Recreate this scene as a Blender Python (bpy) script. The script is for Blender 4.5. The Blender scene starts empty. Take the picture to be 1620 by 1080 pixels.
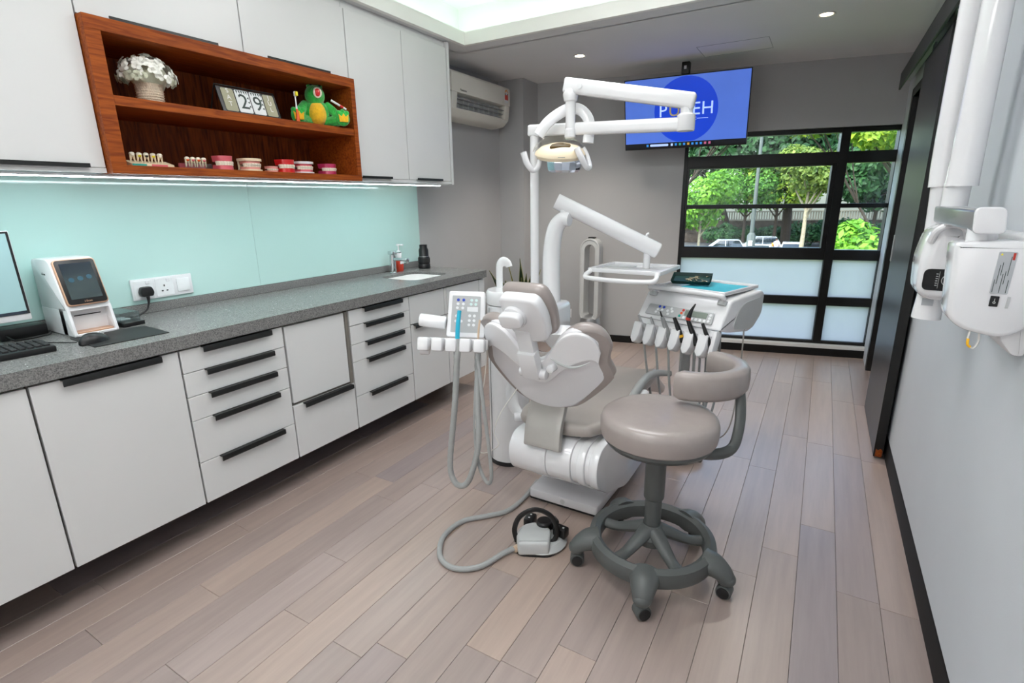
import bpy, bmesh, math, random
from mathutils import Vector, Matrix
random.seed(7)
PI = math.pi
S = bpy.context.scene
COL = S.collection
# ------------------------------------------------------------------ camera
F_PX, YAW, PITCH, ROLL, CAM_H = 820.1, -0.5331, 0.2653, 0.0140, 1.395
def cam_axes():
    f = Vector((math.sin(YAW)*math.cos(PITCH), math.cos(YAW)*math.cos(PITCH), -math.sin(PITCH)))
    r = Vector((math.cos(YAW), -math.sin(YAW), 0)); d = f.cross(r)
    return r*math.cos(ROLL)+d*math.sin(ROLL), -r*math.sin(ROLL)+d*math.cos(ROLL), f
cr, cd, cf = cam_axes()
cam = bpy.data.objects.new('camera', bpy.data.cameras.new('camera'))
cam.data.sensor_width = 36; cam.data.lens = 36*F_PX/1620; cam.data.clip_start = .02; cam.data.clip_end = 500
cam.matrix_world = Matrix(((cr.x, -cd.x, -cf.x, 0), (cr.y, -cd.y, -cf.y, 0), (cr.z, -cd.z, -cf.z, CAM_H), (0, 0, 0, 1)))
COL.objects.link(cam); S.camera = cam
# ------------------------------------------------------------------ view, sky, sun
S.view_settings.view_transform = 'Standard'; S.view_settings.look = 'None'
S.view_settings.gamma = 1; S.view_settings.use_curve_mapping = False
S.view_settings.exposure = 0.5
W = bpy.data.worlds.new('sky'); S.world = W; W.use_nodes = True
nt = W.node_tree; bg = nt.nodes['Background']
sky = nt.nodes.new('ShaderNodeTexSky'); sky.sky_type = 'NISHITA'; sky.sun_disc = False
sky.sun_elevation = math.radians(55); sky.sun_rotation = math.radians(200); sky.air_density = 1; sky.dust_density = 3
nt.links.new(sky.outputs[0], bg.inputs[0]); bg.inputs[1].default_value = 0.82
def light(name, kind, loc, energy, color=(1, 1, 1), **kw):
    l = bpy.data.lights.new(name, kind); l.energy = energy; l.color = color
    rot = kw.pop('rot', (0, 0, 0))
    for k, v in kw.items(): setattr(l, k, v)
    o = bpy.data.objects.new(name, l); o.location = loc; o.rotation_euler = rot; COL.objects.link(o); return o
SUN = light('sun', 'SUN', (0, -20, 30), 3.2, (1, .98, .94), angle=math.radians(2), rot=(math.radians(38), 0, math.radians(-28)))
# ------------------------------------------------------------------ materials
def lin(h):
    if isinstance(h, str): h = tuple(int(h[i:i+2], 16) for i in (0, 2, 4))
    return tuple(((c/255)/12.92 if c/255 <= .04045 else ((c/255+.055)/1.055)**2.4) for c in h)
def rgba(c, k=1): return (min(1, c[0]*k), min(1, c[1]*k), min(1, c[2]*k), 1)
MATS = {}
def base(name):
    m = bpy.data.materials.new(name); m.use_nodes = True; t = m.node_tree
    MATS[name] = m
    return m, t, t.nodes['Principled BSDF'], t.nodes.new, t.links.new
def mat(name, col, rough=.5, metal=0, var=.04, scale=14, bump=0, bscale=60, coat=0, spec=.5, emit=0, stretch=None, sheen=0):
    m, t, p, N, L = base(name); c = lin(col)
    tc = N('ShaderNodeTexCoord'); src = tc.outputs['Object']
    if stretch:
        mp = N('ShaderNodeMapping'); mp.inputs['Scale'].default_value = stretch; L(src, mp.inputs[0]); src = mp.outputs[0]
    n = N('ShaderNodeTexNoise'); n.inputs['Scale'].default_value = scale; n.inputs['Detail'].default_value = 4; L(src, n.inputs[0])
    r = N('ShaderNodeValToRGB'); L(n.outputs[0], r.inputs[0])
    r.color_ramp.elements[0].position = .3; r.color_ramp.elements[1].position = .7
    r.color_ramp.elements[0].color = rgba(c, 1-var); r.color_ramp.elements[1].color = rgba(c, 1+var)
    L(r.outputs[0], p.inputs['Base Color'])
    p.inputs['Roughness'].default_value = rough; p.inputs['Metallic'].default_value = metal
    p.inputs['Specular IOR Level'].default_value = spec; p.inputs['Coat Weight'].default_value = coat
    p.inputs['Coat Roughness'].default_value = .08
    p.inputs['Sheen Weight'].default_value = sheen
    if bump:
        nb_ = N('ShaderNodeTexNoise'); nb_.inputs['Scale'].default_value = bscale; L(src, nb_.inputs[0])
        b = N('ShaderNodeBump'); b.inputs['Strength'].default_value = bump; b.inputs['Distance'].default_value = .005
        L(nb_.outputs[0], b.inputs['Height']); L(b.outputs[0], p.inputs['Normal'])
    if emit:
        L(r.outputs[0], p.inputs['Emission Color']); p.inputs['Emission Strength'].default_value = emit
    return m
def wood(name, dark, light_, rough, sx, coat=0, scale=6):
    m, t, p, N, L = base(name)
    tc = N('ShaderNodeTexCoord'); mp = N('ShaderNodeMapping'); mp.inputs['Scale'].default_value = sx
    L(tc.outputs['Object'], mp.inputs[0])
    n = N('ShaderNodeTexNoise'); n.inputs['Scale'].default_value = scale; n.inputs['Detail'].default_value = 8; n.inputs['Distortion'].default_value = .6
    L(mp.outputs[0], n.inputs[0])
    r = N('ShaderNodeValToRGB'); r.color_ramp.elements[0].position = .32; r.color_ramp.elements[1].position = .68
    r.color_ramp.elements[0].color = rgba(lin(dark)); r.color_ramp.elements[1].color = rgba(lin(light_))
    L(n.outputs[0], r.inputs[0]); L(r.outputs[0], p.inputs['Base Color'])
    p.inputs['Roughness'].default_value = rough; p.inputs['Coat Weight'].default_value = coat; p.inputs['Specular IOR Level'].default_value = .25 if rough > .4 else .5
    return m
def floor_mat():
    m, t, p, N, L = base('plank_oak')
    tc = N('ShaderNodeTexCoord'); oi = N('ShaderNodeObjectInfo')
    mp = N('ShaderNodeMapping'); mp.inputs['Scale'].default_value = (14, .9, 1); L(tc.outputs['Object'], mp.inputs[0])
    mul = N('ShaderNodeVectorMath'); mul.operation = 'ADD'
    cmb = N('ShaderNodeCombineXYZ'); ml = N('ShaderNodeMath'); ml.operation = 'MULTIPLY'; ml.inputs[1].default_value = 57
    L(oi.outputs['Random'], ml.inputs[0]); L(ml.outputs[0], cmb.inputs[0]); L(ml.outputs[0], cmb.inputs[1])
    L(mp.outputs[0], mul.inputs[0]); L(cmb.outputs[0], mul.inputs[1])
    n = N('ShaderNodeTexNoise'); n.inputs['Scale'].default_value = 2.2; n.inputs['Detail'].default_value = 9; n.inputs['Roughness'].default_value = .62
    L(mul.outputs[0], n.inputs[0])
    r = N('ShaderNodeValToRGB'); cr_ = r.color_ramp
    cols = ('998a86', 'a8978f', 'a2928c', 'b29e92', '92878a')
    cr_.elements[0].position = 0; cr_.elements[0].color = rgba(lin(cols[0]))
    cr_.elements[1].position = 1; cr_.elements[1].color = rgba(lin(cols[4]))
    for i in (1, 2, 3):
        e = cr_.elements.new(i/4); e.color = rgba(lin(cols[i]))
    L(oi.outputs['Random'], r.inputs[0])
    g = N('ShaderNodeValToRGB'); g.color_ramp.elements[0].position = .3; g.color_ramp.elements[1].position = .72
    g.color_ramp.elements[0].color = (.84, .83, .83, 1); g.color_ramp.elements[1].color = (1.06, 1.05, 1.04, 1)
    L(n.outputs[0], g.inputs[0])
    mx = N('ShaderNodeMix'); mx.data_type = 'RGBA'; mx.blend_type = 'MULTIPLY'; mx.inputs[0].default_value = 1
    L(r.outputs[0], mx.inputs[6]); L(g.outputs[0], mx.inputs[7]); L(mx.outputs[2], p.inputs['Base Color'])
    p.inputs['Roughness'].default_value = .4; p.inputs['Specular IOR Level'].default_value = .5; p.inputs['Coat Weight'].default_value = .9; p.inputs['Coat IOR'].default_value = 1.5; p.inputs['Coat Roughness'].default_value = .28
    b = N('ShaderNodeBump'); b.inputs['Strength'].default_value = .06; b.inputs['Distance'].default_value = .002
    L(n.outputs[0], b.inputs['Height']); L(b.outputs[0], p.inputs['Normal'])
    return m
def quartz():
    m, t, p, N, L = base('quartz')
    tc = N('ShaderNodeTexCoord')
    n = N('ShaderNodeTexNoise'); n.inputs['Scale'].default_value = 260; n.inputs['Detail'].default_value = 2; L(tc.outputs['Object'], n.inputs[0])
    r = N('ShaderNodeValToRGB'); r.color_ramp.elements[0].position = .34; r.color_ramp.elements[1].position = .6
    r.color_ramp.elements[0].color = rgba(lin('5e5e5d')); r.color_ramp.elements[1].color = rgba(lin('8a8987'))
    L(n.outputs[0], r.inputs[0])
    v = N('ShaderNodeTexVoronoi'); v.inputs['Scale'].default_value = 46; L(tc.outputs['Object'], v.inputs[0])
    lt = N('ShaderNodeMath'); lt.operation = 'LESS_THAN'; lt.inputs[1].default_value = .10; L(v.outputs['Distance'], lt.inputs[0])
    sp = N('ShaderNodeSeparateColor'); L(v.outputs['Color'], sp.inputs[0])
    gt = N('ShaderNodeMath'); gt.operation = 'GREATER_THAN'; gt.inputs[1].default_value = .72; L(sp.outputs[0], gt.inputs[0])
    ml = N('ShaderNodeMath'); ml.operation = 'MULTIPLY'; L(lt.outputs[0], ml.inputs[0]); L(gt.outputs[0], ml.inputs[1])
    mx = N('ShaderNodeMix'); mx.data_type = 'RGBA'; L(ml.outputs[0], mx.inputs[0]); L(r.outputs[0], mx.inputs[6]); mx.inputs[7].default_value = (.9, .9, .88, 1)
    L(mx.outputs[2], p.inputs['Base Color']); p.inputs['Roughness'].default_value = .24; p.inputs['Specular IOR Level'].default_value = .16
    return m
def glass(name, tint, gloss=.0, alpha=.08):
    m, t, p, N, L = base(name)
    t.nodes.remove(p); out = t.nodes['Material Output']
    tr = N('ShaderNodeBsdfTransparent'); tr.inputs[0].default_value = rgba(lin(tint))
    gl = N('ShaderNodeBsdfGlossy'); gl.inputs['Roughness'].default_value = gloss
    fr = N('ShaderNodeLayerWeight'); fr.inputs[0].default_value = .12
    ad = N('ShaderNodeMath'); ad.operation = 'MULTIPLY_ADD'; ad.inputs[1].default_value = .6; ad.inputs[2].default_value = alpha; L(fr.outputs['Facing'], ad.inputs[0])
    nz = N('ShaderNodeTexNoise'); nz.inputs['Scale'].default_value = 3; ml = N('ShaderNodeMath'); ml.operation = 'MULTIPLY'
    L(nz.outputs[0], ml.inputs[0]); ml.inputs[1].default_value = .04
    a2 = N('ShaderNodeMath'); a2.operation = 'ADD'; L(ad.outputs[0], a2.inputs[0]); L(ml.outputs[0], a2.inputs[1])
    mx = N('ShaderNodeMixShader'); L(a2.outputs[0], mx.inputs[0]); L(tr.outputs[0], mx.inputs[1]); L(gl.outputs[0], mx.inputs[2])
    L(mx.outputs[0], out.inputs[0]); return m
def frosted():
    m, t, p, N, L = base('frosted_glass')
    t.nodes.remove(p); out = t.nodes['Material Output']
    tr = N('ShaderNodeBsdfTranslucent'); df = N('ShaderNodeBsdfDiffuse')
    nz = N('ShaderNodeTexNoise'); nz.inputs['Scale'].default_value = 2; r = N('ShaderNodeValToRGB')
    r.color_ramp.elements[0].color = rgba(lin('e4e2de')); r.color_ramp.elements[1].color = rgba(lin('eae8e4')); L(nz.outputs[0], r.inputs[0])
    L(r.outputs[0], tr.inputs[0]); df.inputs[0].default_value = rgba(lin('c8d4d8'))
    mx = N('ShaderNodeMixShader'); mx.inputs[0].default_value = .2; L(tr.outputs[0], mx.inputs[1]); L(df.outputs[0], mx.inputs[2])
    L(mx.outputs[0], out.inputs[0]); return m
def leafy(name, dark, light_, sc=.9):
    m, t, p, N, L = base(name)
    g = N('ShaderNodeNewGeometry')
    r = N('ShaderNodeValToRGB'); r.color_ramp.elements[0].color = rgba(lin(dark)); r.color_ramp.elements[1].color = rgba(lin(light_))
    L(g.outputs['Random Per Island'], r.inputs[0])
    L(r.outputs[0], p.inputs['Base Color']); p.inputs['Roughness'].default_value = .6
    tl = N('ShaderNodeBsdfTranslucent'); L(r.outputs[0], tl.inputs[0])
    mx = N('ShaderNodeMixShader'); mx.inputs[0].default_value = .45
    L(p.outputs[0], mx.inputs[1]); L(tl.outputs[0], mx.inputs[2]); L(mx.outputs[0], t.nodes['Material Output'].inputs[0])
    return m
def emitter(name, col, k):
    m, t, p, N, L = base(name)
    c = lin(col); nz = N('ShaderNodeTexNoise'); nz.inputs['Scale'].default_value = 1
    r = N('ShaderNodeValToRGB'); r.color_ramp.elements[0].color = rgba(c, .96); r.color_ramp.elements[1].color = rgba(c, 1); L(nz.outputs[0], r.inputs[0])
    p.inputs['Base Color'].default_value = rgba(c, .5); L(r.outputs[0], p.inputs['Emission Color']); p.inputs['Emission Strength'].default_value = k
    return m
floor_mat(); quartz(); frosted()
mat('wall_grey', 'b0b0b1', .6, var=.02, scale=3, bump=.05, bscale=300)
mat('wall_pale', 'd0d4d9', .55, var=.02, scale=3, bump=.05, bscale=300)
mat('ceiling_white', 'e2e2e2', .7, var=.015, scale=3)
mat('cove_white', 'f8f7f2', .6, var=.01, scale=3)
mat('floor_base', '3a322e', .8)
mat('cab_white', 'd9d9d8', .32, var=.012, scale=3)
mat('cab_edge', '77726a', .5, var=.03)
mat('black_metal', '151515', .35, var=.1, scale=30)
mat('black_frame', '0c0c0c', .4, var=.12, scale=20)
mat('black_base', '0e0e0e', .6, var=.1, scale=20, spec=.3)
wood('door_black', '1d1c1e', '302e32', .34, (30, 30, 1.2))
mat('dark_laminate', '333335', .5, var=.06, scale=20)
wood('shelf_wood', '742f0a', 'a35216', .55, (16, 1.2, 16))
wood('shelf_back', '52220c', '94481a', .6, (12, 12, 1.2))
mat('mint_glass', 'c0e1db', .07, var=.01, scale=2, coat=.6)
mat('white_plastic', 'e6e6e8', .25, var=.012, scale=8, coat=.25)
mat('white_gloss', 'ececee', .12, var=.01, scale=8, coat=.5)
mat('shell_white', 'e0dfe2', .25, var=.012, scale=8, coat=.3)
mat('grey_plastic', 'a7a9a8', .35, var=.03)
mat('light_grey', 'c3c5c5', .4, var=.03)
mat('mid_grey', '8e9090', .45, var=.04)
mat('dark_grey', '5a5d5a', .42, var=.05)
mat('stool_grey', '585b5a', .42, var=.04)
mat('black_plastic', '121213', .35, var=.15)
mat('black_rubber', '1b1b1c', .6, var=.1)
mat('taupe_leather', '9e9490', .3, var=.03, scale=30, bump=.04, bscale=400, coat=.25)
mat('taupe_pad', 'aaa29c', .34, var=.05, scale=5, bump=.04, bscale=400, coat=.2)
mat('taupe_metal', 'a5a19c', .35, metal=.1, var=.03)
mat('silver', 'c0c2c4', .28, metal=.85, var=.04)
mat('chrome', 'd5d8da', .08, metal=1, var=.02)
mat('hose_grey', 'a4a6a5', .45, var=.05, scale=40)
mat('cord_white', 'dcdad4', .5)
mat('screen_dark', '1c2634', .08, var=.1, scale=5, coat=.6)
mat('screen_teal', '2a4a5a', .2, var=.1, emit=.1)
mat('copper', 'c79e83', .35, metal=.25, var=.03)
mat('porcelain', 'f2f2f0', .1, var=.01, coat=.5)
mat('label_grey', 'b8bcc0', .4, var=.05)
mat('panel_grey', 'b5b7b8', .4, var=.03)
mat('lcd_green', '7f8a80', .2, var=.04)
mat('button_blue', '2848b8', .35); mat('button_white', 'e9ebec', .35); mat('button_red', 'c2372f', .35); mat('button_teal', '2c9c90', .35); mat('button_orange', 'e2603c', .35); mat('button_pale', 'cfe6e4', .35)
mat('napkin_blue', '35afc4', .7, var=.05, scale=30, bump=.1, bscale=200)
mat('cyan_plastic', '27b3d3', .35); mat('beige_plastic', 'cdb49b', .45)
mat('tray_green', '17403c', .4); mat('steel_tools', '9a927c', .3, metal=.8, var=.2, scale=60)
mat('orange', 'e9611c', .4); mat('yellow', 'f0b51c', .7, bump=.2, bscale=300); mat('bristle', 'f0e23a', .7)
mat('plush_green', '2ab443', .9, var=.2, scale=60, bump=.6, bscale=220, sheen=.5)
mat('plush_yellow', 'f0b91e', .9, var=.12, scale=60, bump=.5, bscale=220, sheen=.4)
mat('plush_dark', '1c5a3e', .9, var=.2)
mat('gum_pink', 'd8616c', .3, coat=.4); mat('gum_light', 'e39a8f', .35, coat=.3); mat('gum_red', 'd02020', .3, coat=.4); mat('gum_magenta', 'b8305c', .3, coat=.4)
mat('tooth', 'efe6d2', .3, coat=.3); mat('bone', 'e6d3b3', .45); mat('clear_base', 'a86a60', .15)
mat('petal', 'f4f4ea', .8, var=.08, scale=40); mat('petal_dark', 'c9cbb4', .8, var=.1, scale=40)
mat('rope', 'cdbca6', .9, var=.1, scale=80, bump=.6, bscale=200)
mat('card_olive', 'a8a68c', .7); mat('card_white', 'e6eaea', .6); mat('ink_dark', '3c4a44', .6); mat('ink_white', 'f2f2ee', .6); mat('ink_black', '1a1a1a', .6)
mat('tv_blue', '4566bd', .3, var=.06, scale=2, emit=.65); mat('tv_disc', '0433ac', .3, var=.06, scale=3, emit=.8); mat('tv_letter', '9db4ea', .3, emit=.8); mat('tv_bar', '101520', .3); mat('tv_gold', '9a8a60', .4, emit=.5)
mat('tv_icon_blue', '2f86d8', .4, emit=.5); mat('tv_icon_orange', 'c89a3c', .4, emit=.4); mat('tv_icon_pink', 'c06088', .4, emit=.4); mat('tv_icon_green', '3aa890', .4, emit=.4)
mat('monitor_screen', '93b2b4', .15, var=.04, scale=3, emit=.12)
mat('ac_white', 'dcd9cf', .35, var=.01); mat('sticker_red', 'c23a2c', .5); mat('sticker_orange', 'd98e2c', .5)
mat('soap_red', 'd8402a', .25, coat=.4)
mat('snake_leaf', '243d1e', .45, var=.3, scale=25, stretch=(1, 1, 6)); mat('snake_edge', 'b8b052', .5); mat('terracotta', '8f8f8d', .7); mat('soil', '3a2c20', .95)
glass('clear_glass', 'f4faf8', .02, .03); glass('shield', 'f2f0ea', .15, .2); glass('lens_amber', 'c9a060', .1, .1); glass('case_clear', 'eef4f4', .04, .07)
mat('cream_shell', 'f2e2c4', .35, var=.02); mat('amber_dark', '5a4520', .2, coat=.5)
mat('reflector', 'dfe6f2', .05, metal=1, var=.05, scale=8)
emitter('led_white', 'eafbff', 21); emitter('led_mint', 'd2f6e9', 5.2); emitter('lamp_warm', 'ffe9b8', 9); emitter('fill_lamp_glow', 'f8f8fa', 7.0)
leafy('leaf_bright', '3f7a1c', '8cc23a'); leafy('leaf_mid', '2c5c22', '68a238'); leafy('leaf_dark', '1c3c24', '3e6e3a'); leafy('leaf_yellow', '5a8a24', 'b4c83c'); leafy('leaf_olive', '4a6a2a', '94a84c')
mat('bark', '32281f', .9, var=.3, scale=10, bump=.6, bscale=20); mat('bark_pale', '9a8f78', .9, var=.3, scale=10)
mat('asphalt', '4c4c4c', .9, var=.1, scale=3); mat('stone_wall', '4a4039', .95, var=.5, scale=2.2, bump=.6, bscale=2); mat('balustrade', '8c887c', .8)
mat('car_white', 'e6e8ea', .25, coat=.6); mat('car_silver', 'b8bcbe', .25, metal=.4, coat=.6); mat('car_red', '8e1e2c', .25, coat=.6); mat('car_glass', '222a30', .08, coat=.6); mat('tyre', '1a1a1a', .8)
mat('steel_pole', '525957', .6); mat('shirt_lilac', 'd8c8e6', .8); mat('jeans', '4a6a9a', .85); mat('bag_orange', 'd8853a', .8); mat('skin', 'b98a6c', .6); mat('hair', '1c1715', .8)
mat('grass', '4a6a2c', .95, var=.3)
# ------------------------------------------------------------------ mesh helpers
def NB(): return bmesh.new()
def absorb(bm, t, M=None):
    if M is not None: bmesh.ops.transform(t, matrix=M, verts=t.verts)
    me = bpy.data.meshes.new('tmp'); t.to_mesh(me); t.free(); bm.from_mesh(me); bpy.data.meshes.remove(me)
def box(bm, lo, hi, b=0, seg=2, M=None):
    t = NB(); bmesh.ops.create_cube(t, size=1)
    s = [max(1e-5, abs(hi[i]-lo[i])) for i in range(3)]; c = [(hi[i]+lo[i])/2 for i in range(3)]
    bmesh.ops.scale(t, vec=s, verts=t.verts); bmesh.ops.translate(t, vec=c, verts=t.verts)
    if b: bmesh.ops.bevel(t, geom=t.edges[:], offset=min(b, min(s)*.49), segments=seg, profile=.5, affect='EDGES')
    absorb(bm, t, M); return bm
def cyl(bm, p0, p1, r0, r1=None, n=20, b=0, M=None):
    p0, p1 = Vector(p0), Vector(p1); r1 = r0 if r1 is None else r1; d = p1-p0
    t = NB(); bmesh.ops.create_cone(t, cap_ends=True, segments=n, radius1=r0, radius2=r1, depth=d.length)
    if b:
        bmesh.ops.bevel(t, geom=[e for e in t.edges if len(e.link_faces) == 2 and e.calc_face_angle() > .9], offset=b, segments=2, profile=.5, affect='EDGES')
    q = Vector((0, 0, 1)).rotation_difference(d.normalized()).to_matrix().to_4x4()
    bmesh.ops.transform(t, matrix=Matrix.Translation((p0+p1)/2) @ q, verts=t.verts)
    absorb(bm, t, M); return bm
def smooth_pts(pts, sub, closed=False):
    P = [Vector(p) for p in pts]; n = len(P)
    if sub <= 1 or n < 3: return P
    out = []
    rng = range(n) if closed else range(n-1)
    for i in rng:
        a = P[(i-1) % n] if (closed or i > 0) else P[0]*2-P[1]
        b = P[i]; c = P[(i+1) % n]; d = P[(i+2) % n] if (closed or i+2 < n) else P[-1]*2-P[-2]
        for k in range(sub):
            t = k/sub
            out.append(.5*((2*b)+(c-a)*t+(2*a-5*b+4*c-d)*t*t+(3*b-a-3*c+d)*t**3))
    if not closed: out.append(P[-1])
    return out
def tube(bm, pts, r, n=10, sub=6, closed=False, flat=None, M=None, ribs=0, up=None):
    P = smooth_pts(pts, sub, closed); m = len(P)
    R = [r]*m if not isinstance(r, (list, tuple)) else [r[min(len(r)-1, int(i*(len(r)-1)/max(1, m-1)))]*(1-((i*(len(r)-1)/max(1, m-1)) % 1))+r[min(len(r)-1, int(i*(len(r)-1)/max(1, m-1))+1)]*((i*(len(r)-1)/max(1, m-1)) % 1) for i in range(m)]
    t = NB(); rings = []
    T = [((P[(i+1) % m] if (closed or i+1 < m) else P[i])-(P[i-1] if (closed or i > 0) else P[i])).normalized() for i in range(m)]
    ref = Vector(up) if up else (Vector((0, 0, 1)) if abs(T[0].z) < .9 else Vector((1, 0, 0)))
    N_ = (ref-T[0]*ref.dot(T[0])).normalized()
    for i in range(m):
        if up: N_ = (Vector(up)-T[i]*Vector(up).dot(T[i])).normalized()
        else: N_ = (N_-T[i]*N_.dot(T[i])).normalized()
        B_ = T[i].cross(N_); a, b = (R[i], R[i]) if not flat else (R[i]*flat[0], R[i]*flat[1])
        k = 1+.09*(i % 2) if ribs else 1
        rings.append([t.verts.new(P[i]+N_*(a*k*math.cos(2*PI*j/n))+B_*(b*k*math.sin(2*PI*j/n))) for j in range(n)])
    for i in range(m if closed else m-1):
        A, B2 = rings[i], rings[(i+1) % m]
        for j in range(n): t.faces.new((A[j], A[(j+1) % n], B2[(j+1) % n], B2[j]))
    if not closed: t.faces.new(rings[0][::-1]); t.faces.new(rings[-1])
    bmesh.ops.recalc_face_normals(t, faces=t.faces)
    absorb(bm, t, M); return bm
def lathe(bm, prof, c=(0, 0, 0), n=28, M=None, sx=1, sy=1):
    t = NB(); rings = []
    for r, z in prof:
        if r < 1e-6: rings.append([t.verts.new((c[0], c[1], c[2]+z))])
        else: rings.append([t.verts.new((c[0]+r*sx*math.cos(2*PI*j/n), c[1]+r*sy*math.sin(2*PI*j/n), c[2]+z)) for j in range(n)])
    for A, B2 in zip(rings, rings[1:]):
        for j in range(n):
            k = (j+1) % n
            if len(A) == 1 and len(B2) == 1: continue
            if len(A) == 1: t.faces.new((A[0], B2[k], B2[j]))
            elif len(B2) == 1: t.faces.new((A[j], A[k], B2[0]))
            else: t.faces.new((A[j], A[k], B2[k], B2[j]))
    if len(rings[0]) > 1: t.faces.new(rings[0][::-1])
    if len(rings[-1]) > 1: t.faces.new(rings[-1])
    bmesh.ops.recalc_face_normals(t, faces=t.faces)
    absorb(bm, t, M); return bm
def rpoly(poly, r, n=4):
    out = []; m = len(poly)
    for i in range(m):
        a, b, c = Vector(poly[i-1]), Vector(poly[i]), Vector(poly[(i+1) % m])
        rr = r[i] if isinstance(r, (list, tuple)) else r
        if rr <= 0: out.append(tuple(b)); continue
        u, v = (a-b), (c-b); k = min(rr, u.length*.49, v.length*.49)
        p, q = b+u.normalized()*k, b+v.normalized()*k
        for j in range(n+1):
            t = j/n; out.append(tuple(p*(1-t)**2+b*2*t*(1-t)+q*t*t))
    return out
def prism(bm, poly, ax, lo, hi, b=0, seg=2, M=None):
    t = NB()
    def pt(u, v, w): return {'x': (w, u, v), 'y': (u, w, v), 'z': (u, v, w)}[ax]
    A = [t.verts.new(pt(u, v, lo)) for u, v in poly]; B2 = [t.verts.new(pt(u, v, hi)) for u, v in poly]; n = len(poly)
    t.faces.new(A); t.faces.new(B2[::-1])
    for i in range(n): t.faces.new((A[i], B2[i], B2[(i+1) % n], A[(i+1) % n]))
    bmesh.ops.recalc_face_normals(t, faces=t.faces)
    if b:
        caps = [e for e in t.edges if any(len(f.verts) == n for f in e.link_faces)]
        bmesh.ops.bevel(t, geom=caps, offset=b, segments=seg, profile=.5, affect='EDGES')
    absorb(bm, t, M); return bm
def ball(bm, c, r, s=(1, 1, 1), u=14, v=10, M=None):
    t = NB(); bmesh.ops.create_uvsphere(t, u_segments=u, v_segments=v, radius=r)
    bmesh.ops.scale(t, vec=s, verts=t.verts); bmesh.ops.translate(t, vec=c, verts=t.verts); absorb(bm, t, M); return bm
def grid(bm, fn, nu, nv, thick, bev=0, M=None, seg=2):
    t = NB(); V = [[t.verts.new(fn(i/nu, j/nv)) for j in range(nv+1)] for i in range(nu+1)]
    for i in range(nu):
        for j in range(nv): t.faces.new((V[i][j], V[i+1][j], V[i+1][j+1], V[i][j+1]))
    bmesh.ops.recalc_face_normals(t, faces=t.faces)
    bmesh.ops.solidify(t, geom=t.faces[:], thickness=thick)
    bmesh.ops.recalc_face_normals(t, faces=t.faces)
    if bev:
        es = [e for e in t.edges if len(e.link_faces) == 2 and e.calc_face_angle() > .8]
        bmesh.ops.bevel(t, geom=es, offset=bev, segments=seg, profile=.5, affect='EDGES')
    absorb(bm, t, M); return bm
ORG = {}
def tag(o, label=None, cat=None, group=None, kind=None):
    if label: o['label'] = label
    if cat: o['category'] = cat
    if group: o['group'] = group
    if kind: o['kind'] = kind
    return o
def thing(name, loc, label, cat, group=None):
    o = bpy.data.objects.new(name, None); o.location = loc; o.empty_display_size = .05
    COL.objects.link(o); ORG[o] = Vector(loc); return tag(o, label, cat, group)
def part(name, bm, m, parent=None, label=None, loc=None, flat=False, ang=35):
    me = bpy.data.meshes.new(name)
    org = ORG[parent] if parent is not None else Vector(loc or (0, 0, 0))
    bmesh.ops.translate(bm, vec=-org, verts=bm.verts)
    bm.to_mesh(me); bm.free()
    if not flat:
        me.polygons.foreach_set('use_smooth', [True]*len(me.polygons)); me.set_sharp_from_angle(angle=math.radians(ang))
    me.materials.append(MATS[m])
    o = bpy.data.objects.new(name, me); COL.objects.link(o); ORG[o] = org
    if parent is not None: o.parent = parent
    else: o.location = org
    if label: o['label'] = label
    return o
def solo(name, bm, m, loc, label, cat, group=None, **k): return tag(part(name, bm, m, loc=loc, **k), label, cat, group)
def struct(name, bm, m, loc=(0, 0, 0), parent=None, **k):
    o = part(name, bm, m, parent, loc=loc, **k)
    if parent is None: o['kind'] = 'structure'
    return o
def text(name, body, size, M, m, parent, ext=.0006, align='CENTER', sx=1):
    cu = bpy.data.curves.new('txt', 'FONT'); cu.body = body; cu.size = size; cu.align_x = align; cu.align_y = 'CENTER'; cu.extrude = ext; cu.resolution_u = 3
    o = bpy.data.objects.new('txt', cu); COL.objects.link(o)
    me = bpy.data.meshes.new_from_object(o); bpy.data.objects.remove(o); bpy.data.curves.remove(cu)
    bm = NB(); bm.from_mesh(me); bpy.data.meshes.remove(me)
    if sx != 1: bmesh.ops.scale(bm, vec=(sx, 1, 1), verts=bm.verts)
    bmesh.ops.transform(bm, matrix=M, verts=bm.verts)
    return part(name, bm, m, parent, flat=True)
def frame(o, x, y):
    """matrix from origin, x axis and y axis (z = x cross y)"""
    x = Vector(x).normalized(); z = x.cross(Vector(y)).normalized(); y = z.cross(x); o = Vector(o)
    return Matrix(((x.x, y.x, z.x, o.x), (x.y, y.y, z.y, o.y), (x.z, y.z, z.z, o.z), (0, 0, 0, 1)))
def T(x, y, z): return Matrix.Translation((x, y, z))
def RZ(a): return Matrix.Rotation(a, 4, 'Z')
def RX(a): return Matrix.Rotation(a, 4, 'X')
def RY(a): return Matrix.Rotation(a, 4, 'Y')
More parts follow.
